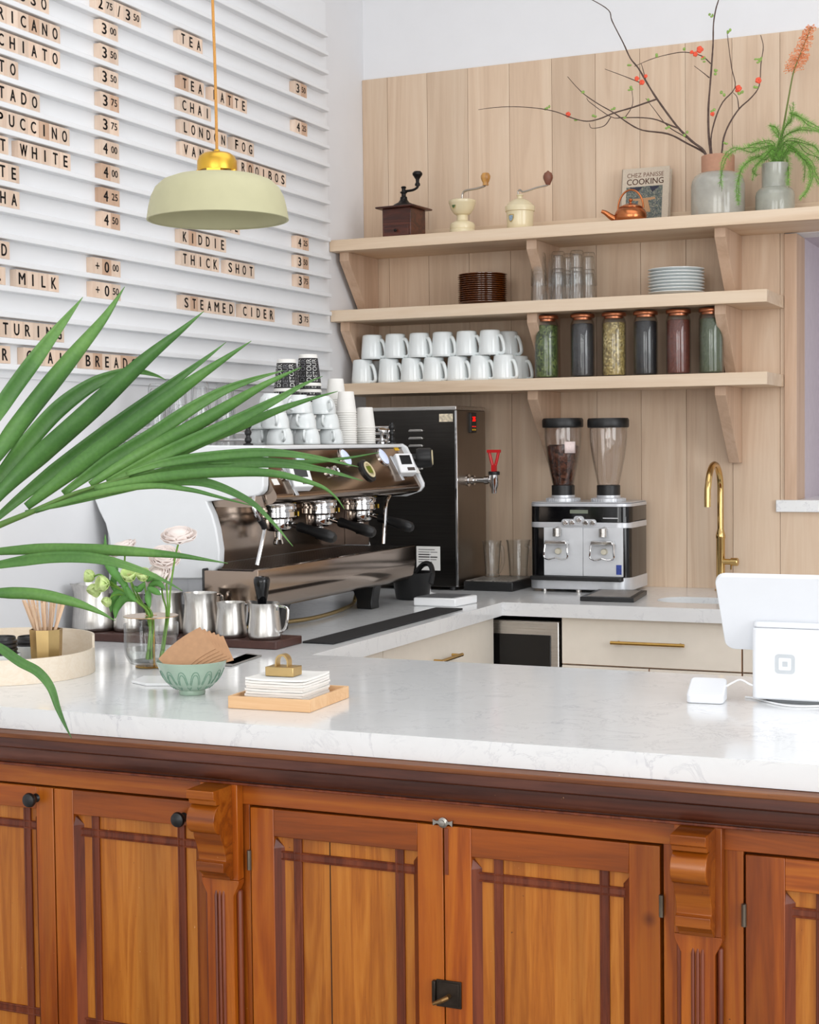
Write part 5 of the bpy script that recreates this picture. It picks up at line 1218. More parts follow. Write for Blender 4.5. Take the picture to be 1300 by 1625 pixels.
for k, pts in enumerate(FR_):
    dy = rb.uniform(-.07, .06); P = [Vector((1.5305+rb.uniform(-.02, .02), -.155+rb.uniform(-.02, .02), z1+.12))] if pts[0][1] == 248 else []
    for i, (x, y) in enumerate(pts[1:] if P else pts): P.append(ony(x, y, -.155+(-.115 if (x < 1192 and y > 232) else dy*min(1, i/2)-(.06 if y > 285 else 0))))
    C = catmull(P, 9); G().tube(C, [.0016-.0009*i/(len(C)-1) for i in range(len(C))], 5).build('frond_stem', M_FERN2, af)
    for i in range(2, len(C)-1):
        t_ = (C[min(i+1, len(C)-1)]-C[i-1]).normalized()
        for q in range(11):
            an = rb.uniform(0, 2*PI); u = t_.orthogonal().normalized(); w = t_.cross(u); d = (u*math.cos(an)+w*math.sin(an)+t_*.5).normalized()
            a = C[i].lerp(C[i-1], rb.random()); L = rb.uniform(.010, .020)*(1 if i < len(C)*.75 else .7); e = a+d*L; s_ = d.cross(Vector((0, -1, .2))).normalized()*.00042
            if e.y > -.02: continue
            gn.add([a-s_, a+s_, e+s_*.3, e-s_*.3], [(0, 1, 2, 3)])
f_ = gn.build('foliage', M_FERN, af, smooth=0); f_['kind'] = 'stuff'

# ------------------------------------------------------------------ front worktop, till end
M_POS = mat('till_white', '#e8eaee', .35, noise=.006)
sy = -2.291; sxl = onz(1192, 1116, CT).x; stz = ony(1192, 986, sy).z
t = thing('tablet_stand', 'white tablet till stand with a grey square emblem on its back', 'till', (sxl+.075, sy+.07, CT))
def rbox_plan(x0, x1, y0, y1, r): return [(x+(x0+x1)/2, y+(y0+y1)/2) for x, y in rrect(x1-x0, y1-y0, r, 5)]
G().prism(rbox_plan(sxl, sxl+.155, sy, sy+.12, .010), 'z', CT+.008, stz-.012).build('housing', M_POS, t, bevel=.003, smooth=50)
G().prism(rbox_plan(sxl+.002, sxl+.153, sy+.002, sy+.12, .010), 'z', stz-.0115, stz).build('hinge_cover', M_POS, t, bevel=.003, smooth=50)
G().prism(rbox_plan(sxl+.02, sxl+.135, sy+.02, sy+.10, .02), 'z', CT+.0004, CT+.010).build('foot', mat('grey_foot', '#9a9da0', .6), t)
lc = ony(1246, 1054, sy); g = G(); s_ = .0185
outr = rrect(2*s_, 2*s_, .007, 5); inn_ = rrect(2*s_*.64, 2*s_*.64, .0025, 5)
n = len(outr); yy = sy-.0006
g.add([(lc.x+x, yy, lc.z+z) for x, z in outr]+[(lc.x+x, yy, lc.z+z) for x, z in inn_], [(i, (i+1) % n, n+(i+1) % n, n+i) for i in range(n)])
g.add([(lc.x+x, yy, lc.z+z) for x, z in rrect(2*s_*.26, 2*s_*.26, .001, 3)], [tuple(range(16))])
g.build('emblem', mat('emblem_grey', '#c3c8cc', .5), t, smooth=0)
# tablet leaning over the stand, its back towards the customer
A = ony(1134, 914, -2.345); B = ony(1153, 1030, -2.235)
upv = (A-B); Ht = upv.length; upv.normalize(); rv = Vector((1, 0, 0)); nv = rv.cross(upv).normalized()
g = G(); pl = rrect(.30, Ht, .020, 6, .15, Ht/2)
n = len(pl); bot = Vector((A.x, B.y, B.z)) if False else Vector((min(A.x, B.x)-.001, B.y, B.z))
v0 = [bot+rv*u+upv*v for u, v in pl]; g.add([p-nv*-.0 for p in v0]+[p-nv*.011 for p in v0], [tuple(range(n-1, -1, -1)), tuple(range(n, 2*n))]+[(i, (i+1) % n, (i+1) % n+n, i+n) for i in range(n)])
g.build('tablet', M_POS, t, bevel=.002, smooth=40)
# card reader
a, b, c = onz(1089, 1116, CT), onz(1148, 1118.5, CT), onz(1157, 1103, CT)
e1 = (b-a); wv = e1.length; e1.normalize(); e2 = Vector((-e1.y, e1.x, 0)); dv = .066
t = thing('card_reader', 'small white wedge-shaped card reader beside the tablet stand', 'card reader', a)
pl = rrect(wv, dv, .010, 5, wv/2, dv/2); n = len(pl); g = G()
hgt = lambda v: .016+.026*(v/dv)
lo = [a+e1*u+e2*v+Vector((0, 0, .0006)) for u, v in pl]; hi = [a+e1*u+e2*v+Vector((0, 0, hgt(v))) for u, v in pl]
g.add(lo+hi, [tuple(range(n-1, -1, -1)), tuple(range(n, 2*n))]+[(i, (i+1) % n, (i+1) % n+n, i+n) for i in range(n)])
g.build('body', M_POS, t, bevel=.003, smooth=50)
cb = [a+e1*wv+e2*.05+Vector((.0, 0, .03)), onz(1163, 1078, CT+.035), onz(1172, 1073, CT+.04), onz(1182, 1075, CT+.036), Vector((sxl+.004, sy+.06, CT+.03)), Vector((sxl+.03, sy+.06, CT+.03))]
cb = [a+e1*(wv-.004)+e2*.045+Vector((0, 0, .026)), a+e1*(wv+.012)+e2*.045+Vector((0, 0, .036)), a+e1*(wv+.028)+e2*.04+Vector((0, 0, .043)), a+e1*(wv+.045)+e2*.035+Vector((0, 0, .036)), Vector((sxl+.004, sy+.03, CT+.026))]
G().tube(catmull(cb, 6), .0018, 8).build('cable', M_WHITE, t)
cb = [onz(px, py, CT+.0022) for px, py in ((1183, 1106), (1198, 1108), (1220, 1114), (1245, 1119), (1275, 1121), (1310, 1120))]
tag(G().tube(catmull(cb, 6), .0019, 8).build('cable', M_WHITE, org=cb[2]), 'thin white cable lying on the worktop below the tablet stand', 'cable')

# ------------------------------------------------------------------ napkin tray
M_BIRCH = wood('birch', '#d9ab7c', '#e3b98c', '#ebc69c', 'x', 2.0, .55, tone=.02, contrast=.6)
a, b, c = onz(362, 1124, CT), onz(492, 1131.5, CT), onz(563, 1108, CT); e1 = (b-a); w_ = e1.length; e1.normalize(); e2 = Vector((-e1.y, e1.x, 0)); d_ = (c-b).dot(e2)
NP = lambda u, v, z: a+e1*u+e2*v+Vector((0, 0, z))
def slab(g, u0, v0, z0, u1, v1, z1_): return g.add([NP(u, v, z) for z in (z0, z1_) for v in (v0, v1) for u in (u0, u1)], [(0, 2, 3, 1), (4, 5, 7, 6), (0, 1, 5, 4), (1, 3, 7, 5), (3, 2, 6, 7), (2, 0, 4, 6)])
t = thing('napkin_tray', 'shallow pale wooden tray holding white napkins on the front worktop', 'tray', (a+c)/2)
hh = .024; th = .0055
slab(G(), .001, .001, .0005, w_-.001, d_-.001, .005).build('bottom', M_BIRCH, t)
slab(G(), 0, 0, .0004, w_, th, hh).build('side', M_BIRCH, t, bevel=.0008); slab(G(), 0, d_-th, .0004, w_, d_, hh).build('side', M_BIRCH, t, bevel=.0008)
slab(G(), 0, th+.0002, .0004, th, d_-th-.0002, hh).build('side', M_BIRCH, t, bevel=.0008); slab(G(), w_-th, th+.0002, .0004, w_, d_-th-.0002, hh).build('side', M_BIRCH, t, bevel=.0008)
NS = .122; u0, v0 = (w_-NS)/2-.003, (d_-NS)/2
NN = 10
for k in range(NN):
    du, dv_ = rb.uniform(-.0025, .0025), rb.uniform(-.0025, .0025); g = G(); n = 9; z0 = .0055+k*.0048
    vs = []; 
    for layer in (0, 1):
        for j in range(n):
            for i in range(n):
                u, v = i/(n-1), j/(n-1); cur = (max(0, abs(u-.5)*2-.5)**2*.8+max(0, abs(v-.5)*2-.5)**2*.8)*(.004+.0006*k)
                wob = .0007*math.sin(7*u+k)*math.cos(5*v+2*k)*(1 if k else 0)
                vs.append(NP(u0+du+u*NS, v0+dv_+v*NS, z0+layer*.0044+max(0, cur*(k/NN))+wob*.4))
    fs = [(j*n+i, (j+1)*n+i, (j+1)*n+i+1, j*n+i+1) for j in range(n-1) for i in range(n-1)]
    fs += [tuple(q+n*n for q in reversed(f)) for f in fs]
    edge = [i for i in range(n)]+[j*n+n-1 for j in range(1, n)]+[(n-1)*n+i for i in range(n-2, -1, -1)]+[j*n for j in range(n-2, 0, -1)]
    fs += [(edge[i], edge[(i+1) % len(edge)], edge[(i+1) % len(edge)]+n*n, edge[i]+n*n) for i in range(len(edge))]
    tag(G().add(vs, fs).build('napkin', M_PAPER, org=NP(w_/2, d_/2, z0)), f'folded white napkin, {nth(k, NN)} of the pile in the wooden tray', 'napkin', 'napkins in the wooden tray')
zw = .0055+NN*.0048+.0003; uc, vc_ = w_/2-.012, d_/2+.0
t = thing('napkin_weight', 'brass block with a round loop handle weighing down the napkins', 'weight', NP(uc, vc_, zw))
slab(G(), uc-.030, vc_-.020, zw, uc+.030, vc_+.020, zw+.018).build('block', M_BRASSM, t, bevel=.0012)
g = G(); lp = [NP(uc-.014, vc_, zw+.017)]+[NP(uc+.014*-math.cos(PI*k/14), vc_, zw+.026+.016*math.sin(PI*k/14)) for k in range(15)]+[NP(uc+.014, vc_, zw+.017)]
for off in (-.010, .0, .010): pass
m_ = len(lp); vs = []; lpi = [NP(uc, vc_, zw+.024)+(p-NP(uc, vc_, zw+.024))*.80 for p in lp]
for s_ in (-.009, .009): vs += [p+e2*s_ for p in lp]+[p+e2*s_ for p in lpi]
fs = []
for i in range(m_-1): fs += [(i, i+1, m_+i+1, m_+i), (2*m_+i, 3*m_+i, 3*m_+i+1, 2*m_+i+1), (i, 2*m_+i, 2*m_+i+1, i+1), (m_+i, m_+i+1, 3*m_+i+1, 3*m_+i)]
g.add(vs, fs).build('loop_handle', M_BRASSM, t, smooth=50)

# ------------------------------------------------------------------ celadon bowl with kraft sleeves
bc_ = onz(305, 1101, CT); dep = (bc_-CAM).dot(FW); RB = 56.5/FPX*dep; HB = ony(305, 1048, bc_.y).z-CT
M_CEL = mat('celadon', '#a0b6a4', .18, noise=.06, nscale=20, coat=.4); M_CELD = mat('celadon_line', '#6f9480', .25)
t = thing('bowl', 'celadon green bowl with carved petals, filled with brown card sleeves', 'bowl', bc_)
bp = [(.026, .0004), (.027, .004), (.0265, .009), (.035, .012), (.048, .022), (.0585, .036), (RB*.955, HB-.008), (RB, HB), (RB-.002, HB+.001), (RB*.93, HB-.008), (.055, .036), (.044, .023), (.03, .015), (.001, .013)]
G().lathe([(.001, .0004)]+bp, bc_, 64, caps=False).build('body', M_CEL, t, smooth=60)
def rad_at(h):
    pf = bp[3:8]
    for (r0, h0), (r1, h1) in zip(pf, pf[1:]):
        if h0 <= h <= h1: return r0+(r1-r0)*(h-h0)/(h1-h0)
    return pf[-1][0]
g = G(); NPT = 14
for k in range(NPT):
    a0 = 2*PI*k/NPT
    for s_, h0, h1 in ((1.0, .013, HB-.016), (.72, .016, HB-.022)):
        pts = []
        for q in range(13):
            u = -1+2*q/12; h = h1-(h1-h0)*abs(u)**2.6; a = a0+u*s_*.95*PI/NPT; r_ = rad_at(h)+.0003; pts.append(bc_+Vector((math.cos(a)*r_, math.sin(a)*r_, h)))
        g.tube(pts, .0008, 5)
g.build('carved_petals', M_CELD, t, smooth=60)
M_KRAFT = mat('kraft_card', '#b98f6c', .85, noise=.06, nscale=90)
SLV = [(.000, 2, 0), (.004, -1, 0), (.008, -4, 0), (.012, -6, 0), (.016, -8, 0), (.020, -10, 0)]
KN = ['frontmost', 'second from the front', 'third from the front', 'third from the back', 'second from the back', 'rearmost']
for i, (dy, rot, tilt) in enumerate(SLV):
    # flattened sleeve: a slightly curved strip leaning on the rim
    M = Matrix.Rotation(math.radians(24), 3, 'Z') @ Matrix.Rotation(math.radians(-28), 3, 'X') @ Matrix.Rotation(math.radians(-(38+rot)), 3, 'Y')
    L, Hh = .105, .058; g = G(); vs = []
    for ly in (0, .0016):
        for j in range(2):
            for q in range(9):
                u = q/8-.5; vs.append(Vector((u*L*(1 if j else .92), ly, (j-.5)*Hh+.006*(1-4*u*u))))
    fs = [(q, q+1, 10+q, 9+q) for q in range(8)]+[(18+q, 27+q, 28+q, 19+q) for q in range(8)]+[(q, 18+q, 19+q, q+1) for q in range(8)]+[(9+q, 10+q, 28+q, 27+q) for q in range(8)]+[(0, 9, 27, 18), (8, 26, 35, 17)]
    c = bc_+Vector((-.002+i*.0062, -.010+dy*.9, HB+.016-i*.0026))
    g.add([M @ v+c for v in vs], fs)
    tag(g.build('cup_sleeve', M_KRAFT, org=c), f'brown card cup sleeve fanned in the green bowl, {KN[i]}', 'cup sleeve', 'card sleeves in the green bowl')
# flat things behind the bowl
pp = [onz(*q, CT) for q in ((345, 1057), (368, 1058), (415.5, 1042), (392, 1039))]; cen = sum(pp, Vector())/4
M_RINSE = mat('rinser_steel', '#8f8b86', .35, .25, noise=.05)
t = thing('rinser', 'flat steel rinser plate set on the worktop behind the green bowl', 'rinser', cen)
quad_box(pp, .004, 'plate', M_RINSE, t, bevel=.001)
quad_box([cen+(p-cen)*.82 for p in pp], .0046, 'grid', speckle('rinser_grid', ['#8b8580', '#6f6a66', '#a29c96'], 180, .35), t, bevel=0, dz=.0042)
pp = [onz(*q, CT) for q in ((209, 1084), (232, 1089), (296, 1089), (290, 1076), (228, 1076.5))]
tag(quad_box(pp, .006, 'slab', M_WHITE, None, bevel=.001, org=sum(pp, Vector())/5), 'thin white slab lying partly behind the green bowl', 'slab')

# ------------------------------------------------------------------ glass vase with brass ring, ranunculus and hellebores
vc = onz(241, 1058, CT); dep = (vc-CAM).dot(FW); RV = 43/FPX*dep; HV = ony(241, 989, vc.y).z-CT
t = thing('glass_vase', 'low clear glass vase with a brass ring plate holding pale flowers', 'vase', vc)
vp = [(.030, .004), (RV*.80, .010), (RV*.95, .026), (RV, .042), (RV, HV), (RV-.0025, HV), (RV-.0025, .042), (RV*.92, .028), (RV*.76, .014), (.001, .012), (.001, .004), (.03, .004)]
G().lathe(vp, vc, 48, caps=False).build('glass', M_GLASS, t, smooth=40)
wz = .042
G().lathe([(.001, .0135), (RV*.74, .0145), (RV*.90, .029), (RV-.0035, .0415), (RV-.0035, wz), (.001, wz)], vc, 48, caps=False).build('water', glass('water', (.97, .985, .98), .8), t, smooth=40)
G().lathe([(.036, .0004), (.038, .002), (.036, .0038), (.001, .0038), (.001, .0004)], vc, 36, caps=False).build('brass_foot', M_BRASS, t)
zr = ony(241, 978, vc.y).z-CT
rg = G().lathe([(.014, zr), (RV+.0, zr), (RV+.0008, zr+.001), (RV, zr+.002), (.014, zr+.002), (.014, zr)], vc, 48, caps=False).build('ring_plate', mat('rose_brass', '#d9b48c', .18, 1), t, smooth=30)
G().cyl(vc+Vector((.004, .004, .004)), vc+Vector((.004, .004, zr)), .0025, n=10).build('ring_post', M_BRASS, rg)
M_STEM = mat('fresh_stem', '#6f9a3a', .5, noise=.12, nscale=60); M_LEAF = mat('hellebore_leaf', '#5c9446', .5, noise=.15, nscale=40)
M_HELL = mat('hellebore_petal', '#cfe39a', .6, noise=.18, nscale=70, sss=.1)
M_RAN = mat('ranunculus_petal', '#fcefe9', .8, noise=.02, nscale=30, sss=.2); M_RANC = mat('ranunculus_heart', '#cfd3a0', .6)
def petal(g, c, ax, ang, R, open_, cup, w=.9, n=5):
    """one cupped petal about axis ax"""
    ax = ax.normalized(); u = ax.orthogonal().normalized(); w_v = ax.cross(u); d = u*math.cos(ang)+w_v*math.sin(ang); s = ax.cross(d); i0 = len(g.v)
    for i in range(n+1):
        k = i/n; out = R*(open_*math.sin(k*PI/2)); up = R*cup*(k**1.5)-.15*R*(1-k)
        half = w*R*math.sin(min(1, .18+k*.95)*PI*.62)*(1-.35*max(0, k-.75)*4*.4)
        for j in range(n+1):
            v = 2*j/n-1; bend = (v*v)*.28*R*(1-.2*k); g.v.append(c+d*(out-bend)+ax*(up-.06*R*v*v)+s*half*v)
    for i in range(n):
        for j in range(n): a_ = i0+i*(n+1)+j; g.f.append((a_, a_+1, a_+n+2, a_+n+1))
def ranunculus(px, py, y, R, tilt, path, lab):
    c = ony(px, py, y); ax = Vector(tilt).normalized()
    t = thing('ranunculus', lab, 'flower', c, 'ranunculus in the glass vase')
    g = G()
    for layer, (n, o_, cu, rr) in enumerate([(7, 1.0, .22, 1.0), (7, .86, .42, .92), (7, .70, .55, .85), (6, .54, .62, .76), (6, .38, .66, .66), (5, .24, .66, .55)]):
        for k in range(n): petal(g, c-ax*R*.25, ax, 2*PI*k/n+layer*.7+rb.uniform(-.15, .15), R*rr*1.08, o_*rb.uniform(.95, 1.05), cu*rb.uniform(.9, 1.1), .74)
    g.ball(c-ax*R*.02, R*.62, 16, (1, 1, .62))
    g.build('petals', M_RAN, t, smooth=80, solid=.0008)
    G().ball(c+ax*R*.08, R*.22, 12).build('heart', M_RANC, t)
    g = G()
    for k in range(5): petal(g, c-ax*R*.42, ax, 2*PI*k/5, R*.5, .8, .05, .4)
    g.build('sepals', M_STEM, t, smooth=80, solid=.0005)
    G().tube(catmull([c-ax*R*.45]+path, 6), .0022, 8).build('stem', M_STEM, t, smooth=60)
inV = lambda dx, dy, z=.018: vc+Vector((dx, dy, z))
yv = vc.y
ranunculus(283, 847, yv-.01, .037, (.12, -.35, 1), [ony(277, 890, yv-.005), ony(270, 940, yv), ony(268, 976, yv), inV(.026, .0)], 'tallest pale pink ranunculus, rising clear above the palm leaf tip')
ranunculus(262, 882, yv+.05, .035, (.35, -.6, .8), [ony(264, 920, yv+.03), ony(266, 976, yv+.005), inV(.022, .012)], 'pale pink ranunculus just behind and below the tallest one')
ranunculus(250, 912, yv+.03, .033, (-.1, -.8, .5), [ony(258, 945, yv+.02), ony(264, 976, yv+.005), inV(.018, .006)], 'lowest pale pink ranunculus, under the palm leaf')
ranunculus(193, 868, yv+.06, .034, (-.4, -.3, .9), [ony(200, 905, yv+.04), ony(222, 950, yv+.02), ony(234, 978, yv+.01), inV(-.004, .012)], 'pale ranunculus furthest towards the stir sticks, above the palm leaf')
def hellebore(px, py, R, tilt, path, lab, dy=0):
    c = ony(px, py, yv+dy); ax = Vector(tilt).normalized(); t = thing('hellebore', lab, 'flower', c, 'green hellebores in the glass vase'); g = G()
    for k in range(5): petal(g, c, ax, 2*PI*k/5+rb.uniform(-.1, .1), R, .62, .75, .62)
    g.build('petals', M_HELL, t, smooth=80, solid=.0006)
    g = G()
    for k in range(16): d = (ax+Vector((rb.uniform(-.4, .4), rb.uniform(-.4, .4), rb.uniform(-.4, .4)))).normalized(); g.tube([c, c+d*R*.5], .0005, 4)
    f = g.build('stamens', mat('pale_stamen', '#e6e3b0', .6), t); f['kind'] = 'stuff'
    G().tube(catmull([c-ax*R*.12]+path, 6), .0019, 8).build('stem', M_STEM, t, smooth=60)
J = ony(218, 953, yv); J2 = ony(240, 980, yv)
hellebore(147, 915, .023, (-.9, -.3, .1), [ony(160, 912, yv), ony(178, 925, yv), J, J2, inV(-.004, -.01)], 'outermost green hellebore, nodding over the largest milk pitcher')
hellebore(153, 932, .025, (-.3, -.6, -.8), [ony(158, 922, yv), ony(184, 930, yv), J+Vector((0, .004, 0)), J2+Vector((.003, .004, 0)), inV(.0, -.008)], 'green hellebore facing down just below the outermost one', -.01)
hellebore(168, 928, .028, (-.5, -.7, .2), [ony(178, 930, yv), ony(196, 938, yv), J+Vector((0, -.003, 0)), J2+Vector((-.002, -.004, 0)), inV(-.006, -.012)], 'largest green hellebore of the cluster, opening towards the room', -.02)
hellebore(172, 952, .018, (-.3, -.6, -.6), [ony(182, 944, yv), ony(200, 945, yv), J+Vector((.002, 0, 0)), J2, inV(-.002, -.014)], 'small hanging green hellebore bud below the cluster', -.015)
hellebore(206, 917, .028, (.2, -.6, .8), [ony(212, 938, yv), ony(225, 960, yv), ony(238, 978, yv), inV(.006, -.01)], 'upright green hellebore in the middle under the palm leaf', -.01)
hellebore(228, 917, .025, (.1, -.5, .9), [ony(232, 945, yv), ony(236, 965, yv), ony(240, 978, yv), inV(-.012, -.004)], 'green hellebore nearest the tall ranunculus stem', .0)
def blade(g, path, w):
    P = catmull(path, 6); n = len(P)
    for i, p in enumerate(P):
        tg = (P[min(i+1, n-1)]-P[max(i-1, 0)]).normalized(); s = tg.cross((p-CAM).normalized()).normalized(); k = math.sin(PI*min(1, .08+.92*i/(n-1)))**.8*w+.0004
        for q in (-1, 0, 1): g.v.append(p+s*k*q+(p-CAM).normalized()*(.15*k*abs(q)))
    o = len(g.v)-3*n
    for i in range(n-1):
        for q in (0, 1): a_ = o+3*i+q; g.f.append((a_, a_+1, a_+4, a_+3))
hl = thing('hellebore_foliage', 'dark green hellebore leaves spreading among the pale flowers in the glass vase', 'leaves', J)
for k, pts in enumerate([[(205, 950), (196, 925), (178, 905), (168, 885), (167, 848)], [(218, 953), (198, 950), (185, 965), (183, 982)], [(215, 950), (190, 940), (178, 955), (176, 972)], [(236, 930), (250, 925), (262, 935)], [(234, 932), (246, 938), (256, 944)], [(230, 925), (220, 935), (212, 930)], [(232, 922), (244, 915), (254, 920)], [(186, 900), (180, 925), (186, 945)], [(200, 930), (208, 945), (216, 955)], [(236, 935), (235, 950), (238, 965)]]):
    g = G(); blade(g, [ony(px, py, yv-.012+.006*(k % 4)) for px, py in pts], .0072 if k > 2 else .009); g.build('leaf', M_LEAF, hl, smooth=80, solid=.0005)
G().tube(catmull([ony(200, 940, yv-.006), ony(218, 955, yv-.008), ony(238, 980, yv-.006), inV(.0, -.016)], 5), .003, 8).build('stem', M_STEM, hl, smooth=60)

# ------------------------------------------------------------------ round wooden tray with stir sticks and lids
M_ASH = wood('pale_ash', '#e6d6c0', '#ebddc9', '#efe3d2', 'x', 7, .55, tone=.02, contrast=.4)
rc = Vector((.277, -2.462, CT)); RR, RH = .190, .054
t = thing('round_tray', 'round pale bentwood tray at the palm end of the worktop', 'tray', rc)
def band(a0, a1, h, name):
    """bent strip of the rim between two angles"""
    g = G(); m = 64
    for i in range(m+1):
        a = math.radians(a0+(a1-a0)*i/m); d = Vector((math.cos(a), math.sin(a), 0))
        g.v += [rc+d*RR+Vector((0, 0, .0004)), rc+d*RR+Vector((0, 0, h)), rc+d*(RR-.005)+Vector((0, 0, h)), rc+d*(RR-.005)+Vector((0, 0, .0004))]
    for i in range(m):
        for q in range(4): a_ = 4*i+q; b_ = 4*i+(q+1) % 4; g.f.append((a_, b_, b_+4, a_+4))
    g.f += [(3, 2, 1, 0), (4*m, 4*m+1, 4*m+2, 4*m+3)]; g.f = [tuple(reversed(f)) for f in g.f]; return g.build(name, M_ASH, t, smooth=40)
band(31, 218, .081, 'tall_rim'); band(218.1, 390.9, RH, 'low_rim')
G().lathe([(RR-.0055, .0006), (RR-.0055, .0058), (.001, .0058)], rc, 96).build('floor', M_ASH, t)
zf = CT+.0062
p = ony(74, 1045, -2.47); cc = Vector((p.x, -2.47, zf)); R8 = 26/FPX*((p-CAM).dot(FW)); H8 = ony(74, 998, -2.47).z-zf
t = thing('stir_stick_cup', 'brass eight-sided cup holding wooden stir sticks', 'cup', cc)
G().lathe([(.001, 0), (R8*.86, 0), (R8*.88, .002), (R8, H8), (R8-.0015, H8), (R8*.85, .004), (.001, .004)], cc, 8, caps=False).build('body', M_BRASSM, t, smooth=0)
M_STICK = wood('stir_stick_wood', '#d8b290', '#e3c2a2', '#ecd0b4', 'z', 3, .6, tone=.12, contrast=.6)
for k in range(34):
    a = rb.uniform(0, 2*PI); r0 = R8*.5*math.sqrt(rb.random()); r1 = R8*.72*math.sqrt(rb.random()); base = cc+Vector((r0*math.cos(a)*.8, r0*math.sin(a)*.8, .0045)); 
    b2 = a+PI+rb.uniform(-.5, .5) if k % 5 else a; mouth = cc+Vector((R8*.78*math.cos(b2)*(.5+.62*rb.random()), R8*.78*math.sin(b2)*(.5+.62*rb.random()), H8))
    d = (mouth-base).normalized(); L = rb.uniform(.158, .170); u = d.orthogonal().normalized(); u = (Matrix.Rotation(rb.uniform(0, PI), 3, d) @ u); w = d.cross(u)
    M = Matrix((u, w, d)).transposed()
    tag(G().cbox(base+d*L/2, (.0052, .0013, L), M).build('stir_stick', M_STICK, bevel=.0003, org=base), 'thin wooden stir stick standing in the brass eight-sided cup', 'stir stick', 'stir sticks in the brass cup')
def pot(px, y, R, H, lab):
    p = ony(px, 1050, y); c = Vector((p.x, y, zf))
    tag(G().lathe([(R*.7, .0002), (R*.9, .006), (R, .02), (R, H), (R-.004, H+.0005), (R-.004, .02), (R*.7, .008), (.001, .006), (.001, .0002)], c, 40, caps=False).build('lid_pot', M_PORC, smooth=50, org=c), lab, 'pot', 'white lid pots'); return c
pa = pot(2, -2.545, .042, .050, 'white round pot in the tray holding the taller black lid stack')
pb = pot(50, -2.41, .040, .052, 'white round pot in the tray behind the brass cup')
def lids(c, n, z0, R, wh):
    for k in range(n):
        z = z0+k*.0085; cc_ = c+Vector((rb.uniform(-.001, .001), rb.uniform(-.001, .001), 0))
        tag(G().lathe([(R*.80, z), (R, z), (R+.0015, z+.002), (R, z+.006), (R*.93, z+.0075), (R*.90, z+.013), (R*.86, z+.014), (R*.84, z+.010), (.001, z+.010), (.001, z+.0085), (R*.8, z+.0085), (R*.8, z)], (cc_.x, cc_.y, zf), 36, caps=False).build('drink_cover', M_BLACK, smooth=30, org=(cc_.x, cc_.y, zf+z)), f'black plastic cup lid, {nth(k, n)} in {wh}', 'cup lid', 'black cup lids')
lids(pa, 5, .040, .034, 'the taller stack of lids'); lids(pb, 2, .050, .033, 'the short stack beside the brass cup')
c = onz(-22, 1003, CT); tag(G().lathe([(.001, .0004), (.036, .0004), (.037, .003), (.037, .11), (.034, .116), (.001, .117)], c, 32).build('flask', mat('warm_grey', '#8d8580', .5), org=c), 'grey flask behind the round tray, cut by the edge of the photo', 'flask')

# ------------------------------------------------------------------ palm beside the bar
M_PALM = NT('palm_leaf'); tq = M_PALM; vec = tq.mapping((1, 1, 1)); nz = tq.n('ShaderNodeTexNoise', Scale=5.0, Detail=3.0); tq.l(vec, nz.inputs['Vector'])
nz2 = tq.n('ShaderNodeTexNoise', Scale=160.0, Detail=2.0); tq.l(vec, nz2.inputs['Vector'])
cc1 = tq.ramp(nz.outputs['Fac'], [(.3, '#48773a'), (.5, '#5f9148'), (.72, '#7fae5c')]); cc2 = tq.mix('MULTIPLY', .35, cc1, tq.ramp(nz2.outputs['Fac'], [(.35, (.7, .75, .7, 1)), (.65, (1.1, 1.1, 1.0, 1))]))
tq.l(cc2, tq.b.inputs['Base Color']); tq.b.inputs['Roughness'].default_value = .42
trn = tq.n('ShaderNodeBsdfTranslucent'); tq.l(cc2, trn.inputs['Color']); ms = tq.n('ShaderNodeMixShader'); ms.inputs[0].default_value = .25
tq.l(tq.b.outputs[0], ms.inputs[1]); tq.l(trn.outputs[0], ms.inputs[2]); tq.l(ms.outputs[0], tq.out.inputs['Surface']); M_PALM = M_PALM.m
M_RACH = mat('palm_stem', '#5c7f3a', .5, noise=.12, nscale=20)
pot_c = Vector((.42, -3.32, 0))
pm_ = thing('palm', 'green palm whose long narrow leaves reach in over the worktop', 'plant', pot_c)
G().lathe([(.001, .0004), (.12, .0004), (.13, .01), (.165, .30), (.17, .31), (.155, .31), (.15, .27), (.001, .27)], pot_c, 48, caps=False).build('pot', mat('pot_grey', '#c9c4bb', .6), pm_, smooth=40)
G().lathe([(.001, .272), (.148, .272)], pot_c, 32, caps=False).build('soil', mat('soil', '#3a2b22', .9, noise=.3, nscale=80), pm_)
